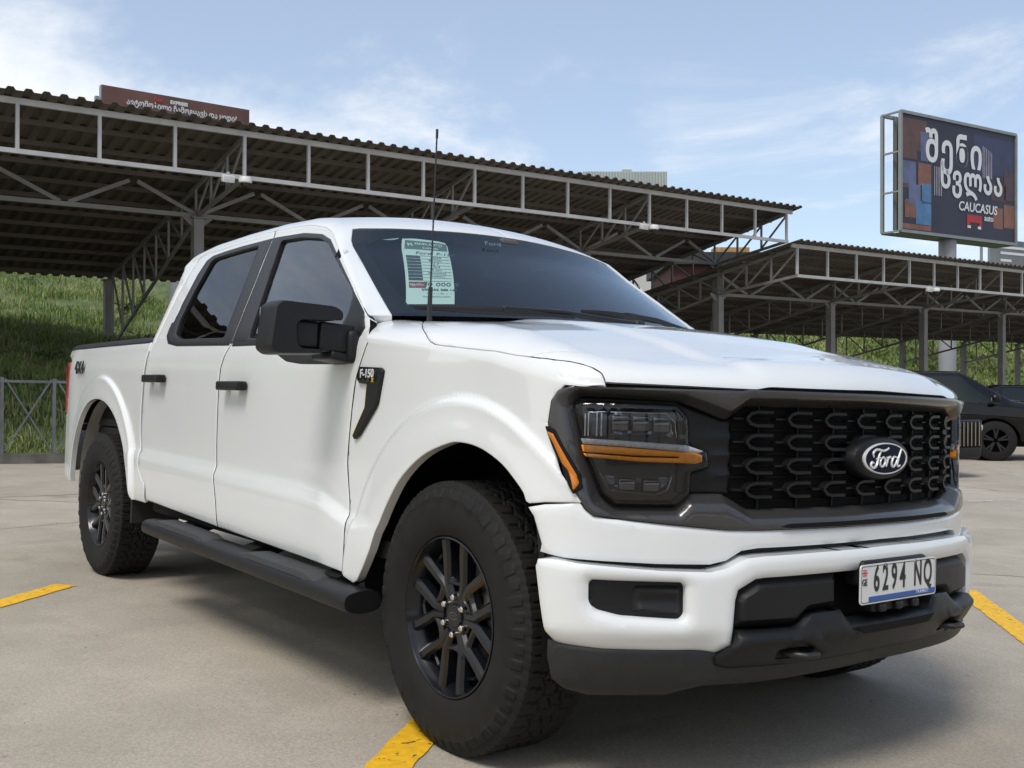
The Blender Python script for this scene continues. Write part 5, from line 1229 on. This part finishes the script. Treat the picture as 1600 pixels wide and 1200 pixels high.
def clumped(name, n_cl, per, tlo, thi, phi, hmin, hmax, mt_, wr, spread):
    global bank_base
    tc_ = RNG.uniform(tlo, thi, n_cl); dc_ = RNG.random(n_cl)*phi; N_ = n_cl*per
    t = np.repeat(tc_, per)+RNG.normal(0, spread, N_); p = np.maximum(bank_base(t)+.05, bank_base(t)+np.repeat(dc_, per)+RNG.normal(0, spread, N_)); h = np.repeat(RNG.uniform(hmin, hmax, n_cl), per)*RNG.uniform(.5, 1, N_); w_ = h*RNG.uniform(*wr, N_)
    z = bank_z(p, t)-.02+RNG.random(N_)*h*.5; base = CAM[:2][None]+EP[None]*p[:, None]+ET[None]*t[:, None]; az = RNG.uniform(0, 2*np.pi, N_); ld = np.stack([np.cos(az), np.sin(az)], 1); pd = np.stack([-ld[:, 1], ld[:, 0]], 1)
    L_ = h*RNG.uniform(.5, 1.0, N_); V = np.zeros((N_, 4, 3)); V[:, 0, :2] = base; V[:, 1, :2] = base+ld*L_[:, None]*.5+pd*w_[:, None]/2; V[:, 2, :2] = base+ld*L_[:, None]; V[:, 3, :2] = base+ld*L_[:, None]*.5-pd*w_[:, None]/2
    V[:, 0, 2] = z; V[:, 1, 2] = V[:, 3, 2] = z+L_*.35; V[:, 2, 2] = z+L_*RNG.uniform(-.1, .5, N_)
    me = bpy.data.meshes.new(name); me.from_pydata(V.reshape(-1, 3).tolist(), [], [(4*i, 4*i+1, 4*i+2, 4*i+3) for i in range(N_)]); return tag(link(name, me, mt_), kind="stuff")
tag(clumped("weeds", 75, 40, -6, 10, 17, .18, .42, WEED, (.22, .42), .16), "broad leaved weeds growing in clumps between the grass on the left bank", "weeds")
tag(clumped("weeds", 150, 34, 14, 95, 11, .25, .6, WEED, (.22, .42), .28), "broad leaved weeds in clumps on the bank beyond the lower carport", "weeds")
tag(tufts("dry_grass", 5200, -7, 11, 0, 20, .25, .60, .35, DRY, (.05, .09)), "dry straw coloured stalks scattered over the left bank", "dry grass")
tag(tufts("dry_grass", 9000, 13, 100, 0, 13, .3, .85, .6, DRY, (.06, .12)), "dry straw coloured stalks scattered over the far bank on the right", "dry grass")
# ---------- grit and small stones lying on the lot
mb = MB()
for i in range(620):
    a_ = RNG.uniform(0, 2*np.pi); r_ = 1.2+9*RNG.random()**1.3; x, y = CAM[0]-r_*abs(math.cos(a_))-.2, CAM[1]+2.2*math.sin(a_)*r_*.6+1.2; z = float(ground_z(x, y)); s_ = RNG.uniform(.0015, .0055)*(1 if i % 30 else 2.2)
    v_ = [(x+s_*RNG.uniform(.6, 1.3)*dx, y+s_*RNG.uniform(.6, 1.3)*dy, z+s_*RNG.uniform(.5, 1)*dz) for dx, dy, dz in ((1, 0, .3), (0, 1, .2), (-1, 0, .3), (0, -1, .2), (0, 0, 1.1))]; mb.add(v_, [(0, 1, 4), (1, 2, 4), (2, 3, 4), (3, 0, 4)])
tag(mb.build("grit", mat("grit_stone", (.20, .18, .15), .9, noise=(50, .5)), None), "small stones and grit scattered over the concrete around the pickup", "grit", kind="stuff")
# ---------- kerb at the bank's foot
mb = MB(); a = [g3(17.28, t, 0) for t in np.linspace(-20, 9.5, 40)]
for A_, B_ in zip(a[:-1], a[1:]): mb.bar((A_[0], A_[1], float(ground_z(A_[0], A_[1]))+.05), (B_[0], B_[1], float(ground_z(B_[0], B_[1]))+.05), .24, .20)
tag(mb.build("kerb", mat("old_kerb_concrete", (.13, .12, .105), .9, noise=(5, .35, 8)), None), kind="structure")
# ---------- steel fence along the kerb
fe = empty("metal_fence", g3(17.2, 1.0, 0)); tag(fe, "low grey steel fence with crossed bars at the foot of the grassy bank", "fence")
ft0 = 2.98; sp_ = .742
def F3(t, z): x, y = gp(17.2, t); return (x-fe.location[0], y-fe.location[1], float(ground_z(x, y))+z)
FM = mat("fence_paint_grey", (.13, .14, .145), .55, .2, noise=(6, .2))
q = MB(); q.bar(F3(-14, 1.34), F3(ft0+sp_*7, 1.34), .04, .04); q.build("top_rail", FM, fe)
q = MB(); q.bar(F3(-14, .16), F3(ft0+sp_*7, .16), .05, .05); q.build("bottom_rail", FM, fe)
for i in range(-21, 8):
    t = ft0+sp_*i; q = MB(); q.bar(F3(t, 0), F3(t, 1.32), .045, .045, up=(1, 0, 0)); q.build("fence_post", FM, fe)
    if i < 7 and i % 2 == 0:
        for za, zb, o_ in ((1.30, .20, -.0), (.20, 1.30, .012)):
            q = MB(); A_, B_ = Vector(F3(t+.04, za)), Vector(F3(t+sp_-.04, zb)); A_.x += o_; B_.x += o_; q.bar(A_, B_, .024, .024); q.build("cross_bar", FM, fe)
    elif i < 7:
        for za, zb, o_ in ((1.30, .20, -.0), (.20, 1.30, .012)):
            q = MB(); A_, B_ = Vector(F3(t+.04, za)), Vector(F3(t+sp_-.04, zb)); A_.x += o_; B_.x += o_; q.bar(A_, B_, .024, .024); q.build("cross_bar", FM, fe)

# ---------- billboards
def board(name, label, pl_, pr_, z0, z1, depth, face_mt, frame_mt):
    """pl_, pr_: (X, Z) of the left and right front edges in plan, seen from the camera"""
    a = Vector((*cam_xz(*pl_), 0)); b = Vector((*cam_xz(*pr_), 0)); u = (b-a).normalized(); n_ = Vector((u.y, -u.x, 0))
    if (Vector((*CAM[:2], 0))-a).dot(n_) < 0: n_ = -n_
    wd = (b-a).length; o = empty(name, ((a.x+b.x)/2, (a.y+b.y)/2, 0)); tag(o, label, "billboard"); O = Vector(o.location)
    def L3(x, y, z): return tuple(a-O+u*x-n_*y+Vector((0, 0, z)))      # x along the face, y behind it
    return o, L3, wd, u, n_
BM = mat("billboard_frame", (.24, .26, .26), .5, .3, noise=(2, .1))
# large one on the pole
z0, z1 = 9.35, 15.55; o, L3, wd, u, n_ = board("billboard", "big dark billboard with white Georgian lettering on a thick round pole", (20.1, 53.4), (28.5, 58.4), z0, z1, 1.15, None, BM)
FACE = bpy.data.materials.new("printed_face"); FACE.use_nodes = True
q = MB(); q.add([L3(.05, .0, z0+.05), L3(wd-.05, 0, z0+.05), L3(wd-.05, 0, z1-.05), L3(.05, 0, z1-.05)], [(0, 1, 2, 3)]); face = q.build("poster", mat("poster_night_blue", (.022, .024, .045), .5, noise=(.5, .3)), o)
def rect(x0, y0, x1, y1, off, sl=0): # fractions of the face -> quad
    X = lambda f: .15+f*(wd-.3); Y = lambda f: z0+.15+f*(z1-z0-.3); return [L3(X(x0), -off, Y(y0)), L3(X(x1), -off, Y(y0+sl)), L3(X(x1), -off, Y(y1+sl)), L3(X(x0), -off, Y(y1))]
def patch(name, rects, mt_, off=.01):
    q = MB()
    for r_ in rects: q.add(rect(*r_[:4], off, r_[4] if len(r_) > 4 else 0), [(0, 1, 2, 3)])
    q.build(name, mt_, face)
def pm(n_, c): return mat(n_, c, .5, noise=(1.5, .25, 6))
patch("printed_containers", [(0, .62, .12, .98), (.12, .70, .20, .98), (0, .36, .06, .6)], pm("print_brown", (.10, .05, .045)))
patch("printed_containers", [(.15, .62, .22, .88), (0, .40, .11, .60), (.05, .22, .15, .40)], pm("print_slate", (.10, .12, .22)), .014)
patch("printed_containers", [(.11, .05, .24, .26), (.16, .24, .24, .42)], pm("print_blue", (.07, .17, .33)), .018)
PO = pm("print_orange", (.20, .085, .055))
for r_ in ((.13, .40, .24, .60), (.0, .0, .24, .045), (.02, .10, .11, .26), (.80, .10, .89, .30), (.90, .12, 1.0, .34)): patch("printed_container", [r_], PO, .012)
patch("printed_containers", [(.78, .36, .92, .52), (.90, .38, 1.0, .66)], pm("print_dusk", (.06, .035, .04)), .014)
patch("printed_sky", [(.62, .60, 1.0, .95)], pm("print_dusk_blue", (.030, .036, .085)), .006)
patch("printed_car", [(.555, .13, .69, .20), (.555, .10, .58, .13), (.665, .10, .69, .13)], pm("print_red", (.35, .02, .03)), .02)
patch("printed_lamp_glow", [(.56, .075, .59, .10), (.655, .075, .685, .10)], pm("print_white_glow", (.6, .6, .6)), .02)
PR_ = pm("print_ray", (.34, .33, .38))
for r_ in [(.70+i*.016, .56, .706+i*.016, .86-.01*i) for i in range(6)]+[(.265+i*.015, .33, .271+i*.015, .59) for i in range(5)]: patch("printed_ray", [r_], PR_, .02)
WT = mat("print_white", (.62, .65, .66), .5)
Xf = lambda f: .15+f*(wd-.3); Yf = lambda f: z0+.15+f*(z1-z0-.3)
for txt, fx, fy, sz, bo, sh_ in (("შენი", .44, .745, 2.2, .055, .0), ("სვლაა", .60, .505, 1.75, .05, .0), ("CAUCASUS", .655, .265, .70, .012, .12), ("auto", .755, .185, .46, .008, 0)):
    p_ = L3(Xf(fx), -.03, Yf(fy)); place_text("billboard_lettering", txt, sz, frame(p_, u, (0, 0, 1)), WT, face, bold=bo, shear=sh_, ext=.005, spacing=1.12 if sz > 1 else 1, xs=.86 if sz > 1 else .95)
for nm, a_, b_ in (("frame_edge", (0, 0, z0), (wd, 0, z0)), ("frame_edge", (0, 0, z1), (wd, 0, z1)), ("frame_edge", (0, 0, z0), (0, 0, z1)), ("frame_edge", (wd, 0, z0), (wd, 0, z1)), ("frame_edge", (0, 1.15, z0), (0, 1.15, z1)), ("frame_edge", (wd, 1.15, z0), (wd, 1.15, z1)), ("frame_edge", (0, 1.15, z1), (wd, 1.15, z1)), ("frame_edge", (0, 1.15, z0), (wd, 1.15, z0))):
    q = MB(); q.bar(L3(*a_), L3(*b_), .16, .16, up=(0, 0, 1) if a_[2] == b_[2] else (1, 0, 0)); q.build(nm, BM, o)
for x in (0, wd*.25, wd*.5, wd*.75, wd):
    for z in np.linspace(z0, z1, 4): q = MB(); q.bar(L3(x, 0, z), L3(x, 1.15, z), .09); q.build("frame_rung", BM, o)
q = MB()
for i in range(int(wd/.3)): q.add([L3(.1+i*.3, .55, z0+.1), L3(.25+i*.3, .62, z0+.1), L3(.25+i*.3, .62, z1-.1), L3(.1+i*.3, .55, z1-.1)], [(0, 1, 2, 3)]); q.add([L3(.25+i*.3, .62, z0+.1), L3(.4+i*.3, .55, z0+.1), L3(.4+i*.3, .55, z1-.1), L3(.25+i*.3, .62, z1-.1)], [(0, 1, 2, 3)])
q.build("back_sheeting", mat("board_sheeting", (.20, .23, .22), .6), o)
q = MB(); q.add([L3(0, .0, z0-.08), L3(wd, 0, z0-.08), L3(wd, 1.15, z0-.08), L3(0, 1.15, z0-.08)], [(0, 1, 2, 3)]); q.build("underside_plate", BM, o)
q = MB(); c_ = L3(wd*.47, .6, 0); q.lathe([(.46, -1), (.46, z0+1)], 32, 'Z', (c_[0], c_[1], 0)); q.build("pole", mat("pole_grey", (.30, .31, .33), .5, noise=(1, .06)), o, smooth=50)
# brown one behind the roof on the left
z0, z1 = 9.6, 12.85; o, L3, wd, u, n_ = board("billboard", "reddish brown billboard with one line of white Georgian text above the carport roof", (-15.95, 40), (-11.15, 43.6), z0, z1, .4, None, BM)
q = MB(); q.add([L3(0, 0, z0), L3(wd, 0, z0), L3(wd, 0, z1), L3(0, 0, z1)], [(0, 1, 2, 3)]); face = q.build("poster", mat("poster_brown_red", (.125, .055, .045), .55, noise=(.5, .3, 3)), o)
p_ = L3(wd*.50, -.02, z1-.24); place_text("billboard_lettering", "EXPRESS", .19, frame(p_, u, (0, 0, 1)), WT, face, bold=.012, ext=.003)
p_ = L3(wd*.36, -.02, z1-.24); place_text("billboard_lettering", "CAR", .19, frame(p_, u, (0, 0, 1)), pm("print_red_word", (.40, .03, .03)), face, bold=.012, ext=.003)
p_ = L3(wd*.53, -.02, z1-.50); place_text("billboard_lettering", "ავტომობილი ჩამოგყავს და ყიდი?", .32, frame(p_, u, (0, 0, 1)), WT, face, bold=.008, ext=.003, xs=.80)
q = MB(); q.box(L3(wd*.5, .2, (z0+z1)/2), (wd+.04, .28, z1-z0+.05), rot=Matrix.Rotation(math.atan2(u.y, u.x), 3, 'Z')); q.build("billboard_box", BM, o)
q = MB(); q.box(L3(-.16, .15, (z0+z1)/2-.25), (.14, .2, z1-z0-.4), rot=Matrix.Rotation(math.atan2(u.y, u.x), 3, 'Z')); q.build("side_profile", BM, o)
q = MB(); c_ = L3(wd*.5, .2, 0); q.lathe([(.3, -1), (.3, z0)], 24, 'Z', (c_[0], c_[1], 0)); q.build("pole", BM, o, smooth=50)
# pale grey one at the far right
z0, z1 = 7.2, 12.9; o, L3, wd, u, n_ = board("billboard", "pale grey billboard low behind the right carport, below the big dark one", (37.0, 80), (48.5, 86), z0, z1, .8, None, BM)
q = MB(); q.add([L3(0, 0, z0), L3(wd, 0, z0), L3(wd, 0, z1), L3(0, 0, z1)], [(0, 1, 2, 3)]); face = q.build("poster", mat("poster_grey", (.16, .17, .18), .55, noise=(.4, .4, 6)), o)
for k_, (w1_, y_) in enumerate(((.62, .88), (.75, .80), (.2, .70))):
    q = MB(); q.add([L3(wd*.1, -.02, z0+(z1-z0)*y_), L3(wd*w1_, -.02, z0+(z1-z0)*y_), L3(wd*w1_, -.02, z0+(z1-z0)*(y_+.035)), L3(wd*.1, -.02, z0+(z1-z0)*(y_+.035))], [(0, 1, 2, 3)]); q.build("printed_line", WT, face)
q = MB()
for i in range(14):
    x = wd*(.12+.06*i+.03*math.sin(i*2.3)); h = 1.2+1.2*abs(math.sin(i*1.7)); q.add([L3(x-.5, -.015, z0+.8+.3*math.sin(i)), L3(x+.5, -.015, z0+1.0), L3(x+.1, -.015, z0+.6+h)], [(0, 1, 2)])
q.build("printed_shards", mat("print_light_grey", (.32, .34, .35), .5), face)
for x in (0, -.9):
    q = MB(); q.bar(L3(x, .0, z0), L3(x, 0, z1), .16, .16, up=(1, 0, 0)); q.build("frame_edge", BM, o)
for z in (z0, z0+1.9, z0+3.8, z1): q = MB(); q.bar(L3(0, 0, z), L3(-.9, 0, z), .12); q.build("frame_rung", BM, o)
q = MB(); c_ = L3(wd*.5, .5, 0); q.lathe([(.4, -1), (.4, z0)], 24, 'Z', (c_[0], c_[1], 0)); q.build("pole", BM, o, smooth=50)

# ---------- buildings beyond
def block(o, name, X0, X1, Z0, Z1, z0, z1, mt_, turn=0):
    c = cam_xz((X0+X1)/2, (Z0+Z1)/2); q = MB(); q.box((c[0]-o.location[0], c[1]-o.location[1], (z0+z1)/2), (Z1-Z0, X1-X0, z1-z0), rot=Matrix.Rotation(YAW, 3, 'Z')); return q.build(name, mt_, o)
WALLW = mat("wall_off_white", (.52, .52, .49), .8, noise=(.4, .1, 6))
bd = empty("building", (*cam_xz(10, 92), 0)); tag(bd, "tall pale building with corrugated rooftop cladding peeking over the carport roof", "building")
block(bd, "wall", 5.6, 14.6, 88, 100, 0, 16.6, WALLW)
up_ = block(bd, "rooftop_cladding", 6.1, 13.3, 89, 97, 16.6, 19.9, mat("cladding_pale_green", (.42, .47, .45), .6, noise=(.4, .1)))
q = MB()
for i in range(30):
    c = cam_xz(6.1+i*.248, 88.95); q.box((c[0]-bd.location[0], c[1]-bd.location[1], 18.24), (.08, .06, 3.3), rot=Matrix.Rotation(YAW, 3, 'Z'))
q.build("cladding_ribs", mat("cladding_rib", (.30, .35, .36), .6), up_)
block(bd, "roof_fan", 9.6, 10.4, 90, 91, 19.9, 20.3, mat("fan_housing", (.35, .33, .28), .6))
for i in range(3):
    for j in range(3): block(bd, "window", 6.6+i*2.6, 8.2+i*2.6, 87.9, 88.0, 3.5+4*j, 5.3+4*j, mat("far_window_glass", (.05, .06, .07), .15) if i+j == 0 else bpy.data.materials["far_window_glass"])
b2 = empty("building", (*cam_xz(14, 72), 0)); tag(b2, "low dark red brick building with flat dark roof seen under the end of the carport", "building")
block(b2, "wall", 10.6, 19.5, 68, 78, 0, 9.3, mat("dark_red_brick", (.075, .028, .024), .85, noise=(1.5, .3)))
block(b2, "roof", 10.2, 20.0, 67.5, 78.5, 9.3, 10.1, mat("dark_roofing", (.03, .032, .035), .8))
block(b2, "timber_stack", 13.3, 15.6, 67.8, 69, 10.1, 10.45, mat("raw_timber", (.40, .24, .10), .8, noise=(3, .3)))
block(b2, "door", 12.2, 13.2, 67.9, 68.0, .2, 2.4, mat("steel_door", (.2, .2, .2), .5))

# ---------- other cars
def car_surf(Lx, Wd, prof, belt_z):
    xs_ = [p_[0] for p_ in prof]; zs_ = [p_[1] for p_ in prof]
    def f(x, v):
        x = np.asarray(x, float); v = np.asarray(v, float)
        e = np.clip(np.abs(x)/(Lx/2), 0, 1); W = Wd/2*(1-.16*e**5-.10*e**16); zb = np.interp(x, [-Lx/2, -Lx*.3, Lx*.18, Lx*.40, Lx/2], [belt_z-.02, belt_z+.03, belt_z, belt_z-.10, belt_z-.28]); zt = np.maximum(np.interp(x, xs_, zs_), zb+.02)
        a = np.clip(v, 0, 1); z = .30+(zb-.30)*a; y = W*(1-.07*(1-a)**3-.035*a**4+.02*np.exp(-((a-.72)/.08)**2))
        b = np.clip(v-1, 0, 1); z = z+(zt-zb)*b; y = y-(.10+.42*(zt-zb))*b**1.15*(1 if True else 0)
        w_ = np.clip(v-2, 0, 1); y = y*(1-w_); z = z+.045*(1-(1-w_)**2)
        return np.stack([x+.10*(1-np.clip(np.abs(y)/W, 0, 1)**2)*np.sign(x)*e**4, -y, z], -1)
    return f
BP = mat("black_car_paint", (.0015, .0018, .0024), .08, 0, .4); CG = mat("car_dark_glass", (.004, .009, .008), .04, 0, .45)
RIMC = mat("dark_alloy", (.03, .03, .032), .35, .6)
def make_car(name, label, X, Z, heading, Lx, Wd, prof, belt_z, wb, rw, grille):
    x, y = cam_xz(X, Z); o = empty(name, (x, y, float(ground_z(x, y))), heading); tag(o, label, "car")
    f = car_surf(Lx, Wd, prof, belt_z); h = Lx/2
    # lower side with wheel openings
    poly = [(-h, .12), (-h, 1.0), (h, 1.0), (h, .12)]
    bot = [(h*.97, .02)]
    for cx in (wb/2, -wb/2):
        for i in range(13):
            an = math.pi*i/12; bot.append((cx+(rw+.06)*math.cos(an), max(.0, (rw-.30+(rw+.06)*math.sin(an))/(belt_z-.30))))
    bot.append((-h*.97, .02)); poly = [(-h, .15), (-h, 1.0), (h, 1.0), (h, .15)]+bot
    def pc(nm, pl, mt_, par, **k):
        k.setdefault('edge', .004); k.setdefault('thick', .03); k.setdefault('step', .10)
        a = panel(nm, pl, f, mt_, par, both=None, **k); return a
    # panel() measures "outward" from the truck's middle; the cars are built about their own middle, which lies inside as well
    side_ = pc("body_side", poly, BP, o)
    roofp = [(-h, 1.0), (h, 1.0), (h, 3.0), (-h, 3.0)]
    pc("upper_body", roofp, BP, o, edge=0, step=.07, thick=0, inner_rings=False)
    xA = [p_ for p_ in prof]; x_f = prof[2][0]; x_r = prof[5][0] if len(prof) > 6 else prof[-3][0]
    wt = prof[3][0]   # roof front
    gl = [(x_f-.12, 1.06), (wt-.05, 1.88), (prof[4][0]+.15, 1.90), (prof[5][0]+.15, 1.10)]
    mid_ = (x_f+prof[5][0])/2-.1
    def cut(pl, lo, hi):
        P_ = [];
        for q_ in resample(pl, .04):
            P_.append((min(max(q_[0], lo), hi), q_[1]))
        o_ = []
        for q_ in P_:
            if not o_ or np.hypot(q_[0]-o_[-1][0], q_[1]-o_[-1][1]) > 1e-3: o_.append(q_)
        return o_
    for lo, hi in ((mid_+.03, 9), (prof[5][0]+.55, mid_-.03)): pc("side_window", cut(gl, lo, hi), CG, o, off=.006, thick=0, edge=0, inner_rings=False)
    pc("windscreen", [(x_f-.02, 2.08), (wt+.10, 2.12), (wt+.08, 3.0), (x_f-.02, 3.0)], CG, o, off=.006, thick=0, edge=0, inner_rings=False)
    # ends
    for s_ in (1, -1):
        vv = np.linspace(0, 3, 30); P_ = f(np.full(30, s_*h), vv).tolist(); ring = P_+[(a, -b, c) for a, b, c in reversed(P_[:-1])]
        q = MB(); q.add(ring, [tuple(range(len(ring)))]); q.build("front_panel" if s_ > 0 else "rear_panel", BP, o)
        q = MB(); q.box((s_*(h-.02), 0, .42), (.16, Wd*.80, .24), bev=.05); q.build("bumper", PLAST, o, smooth=40)
    q = MB(); q.box((0, 0, .36), (Lx*.9, Wd*.62, .2)); q.build("underbody", DARK, o)
    for k in (1, -1):
        q = MB(); q.box((h-.10, k*Wd*.38, belt_z-.20), (.14, Wd*.15, .10), rot=Matrix.Rotation(-k*.35, 3, 'Z'), bev=.03); hl_ = q.build("headlight", CLEARW, o, smooth=40)
        q = MB(); q.box((h-.30, k*Wd*.445, belt_z-.20), (.20, .03, .06), rot=Matrix.Rotation(-k*.18, 3, 'Z'), bev=.01); q.build("side_marker", AMBER2, o, smooth=40)
        q = MB(); q.box((x_f-.35, k*(Wd/2+.10), belt_z+.10), (.14, .20, .13), bev=.04); q.build("door_mirror", BP, o, smooth=40)
        for cx in (wb/2, -wb/2):
            wl = MB(); wl.lathe([(.22, -.11), (rw-.10, -.115), (rw-.02, -.09), (rw, -.05), (rw, .05), (rw-.02, .09), (rw-.1, .11), (.22, .11)], 40, 'Y', (cx, k*(Wd/2-.13), rw)); w_ = wl.build("wheel", RUBBER, o, smooth=40)
            rm = MB(); yk = k*(Wd/2-.13)+k*.085
            for i in range(5):
                an = 2*math.pi*i/5+.3
                for da in (-.16, .16): rm.bar((cx+.04*math.cos(an), yk, rw+.04*math.sin(an)), (cx+.235*math.cos(an+da), yk+.01*k, rw+.235*math.sin(an+da)), .035, .03, up=(0, 1, 0))
            rm.lathe([(.225, -.01), (.245, 0), (.245, .02), (.225, .02)], 40, 'Y', (cx, yk, rw), closed=True); rm.build("alloy_rim", RIMC, w_, smooth=40)
            dk = MB(); dk.lathe([(0, 0), (rw+.04, 0)], 30, 'Y', (cx, k*(Wd/2-.30), rw)); dk.build("wheel_arch_lining", DARK, o)
    if grille:
        q = MB(); q.box((h+.03, 0, .66), (.06, Wd*.80, .44), bev=.04); gr = q.build("grille_frame", BP, o, smooth=40)
        for i in range(19):
            yy = (i-9)*Wd*.76/19; s2 = MB(); s2.box((h+.068, yy, .67), (.014, .018, .36)); s2.build("grille_slat", mat("bronze_chrome", (.36, .32, .26), .25, 1) if i == 0 else bpy.data.materials["bronze_chrome"], gr)
        q = MB(); q.box((h+.085, -Wd*.06, .60), (.012, .34, .11), bev=.004); p2 = q.build("license_plate", PLATEW, o)
        place_text("plate_letter", "2001 NI", .085, frame((h+.0925, -Wd*.06, .60), (0, 1, 0), (0, 0, 1)), LETTER_B, p2, bold=.001, ext=.0005, xs=.7)
    return o
suv = [(-2.45, 1.10), (-2.40, 1.30), (1.02, 1.12), (.20, 1.66), (-1.2, 1.70), (-2.15, 1.60), (-2.42, 1.2), (2.45, .90)]
def sp_(pr): return pr
SUVP = [(-2.45, 1.15), (-2.15, 1.60), (-1.2, 1.70), (.75, 1.66), (1.62, 1.12), (2.15, 1.04), (2.45, .86)]
def order(pr): # make_car reads: [2]=screen foot, [3]=screen top, [4]=roof rear, [5]=rear window foot; interpolation needs ascending x
    return pr
_mk = make_car
def car(name, label, X, Z, heading, Lx, Wd, pr, belt_z, wb, rw, grille=False):
    foot, top_, rear_, rfoot = pr[4], pr[3], pr[2], pr[0]
    class Prof(list): pass
    P_ = Prof(sorted(pr))
    idx = {2: foot, 3: top_, 4: rear_, 5: (rfoot[0]+.1, rfoot[1])}
    class Q(list):
        def __getitem__(s, i): return idx[i] if isinstance(i, int) and i in idx else list.__getitem__(s, i)
        def __iter__(s): return list.__iter__(P_)
        def __len__(s): return 7
    return _mk(name, label, X, Z, heading, Lx, Wd, Q(P_), belt_z, wb, rw, grille)
SEDP = [(-2.45, 1.02), (-1.75, 1.14), (-.75, 1.44), (.10, 1.43), (1.0, .98), (2.0, .90), (2.45, .74)]
Wt_ = Wt
car("parked_car", "black SUV parked side on at the right, its front wheel and headlight showing", 8.05, 20.6, YAW-R(90)-R(14), 4.9, 1.96, SUVP, 1.08, 2.6, .385)
car("parked_car", "dark car with upright slatted grille and white number plate beside the pickup's front corner", 5.45, 17.6, YAW+R(180)+R(22), 4.9, 1.90, SEDP, .96, 2.9, .35, True)
car("parked_car", "low black car half hidden behind the black SUV at the right edge", 13.4, 27, YAW-R(90)-R(10), 4.7, 1.86, SEDP, .96, 2.8, .34)
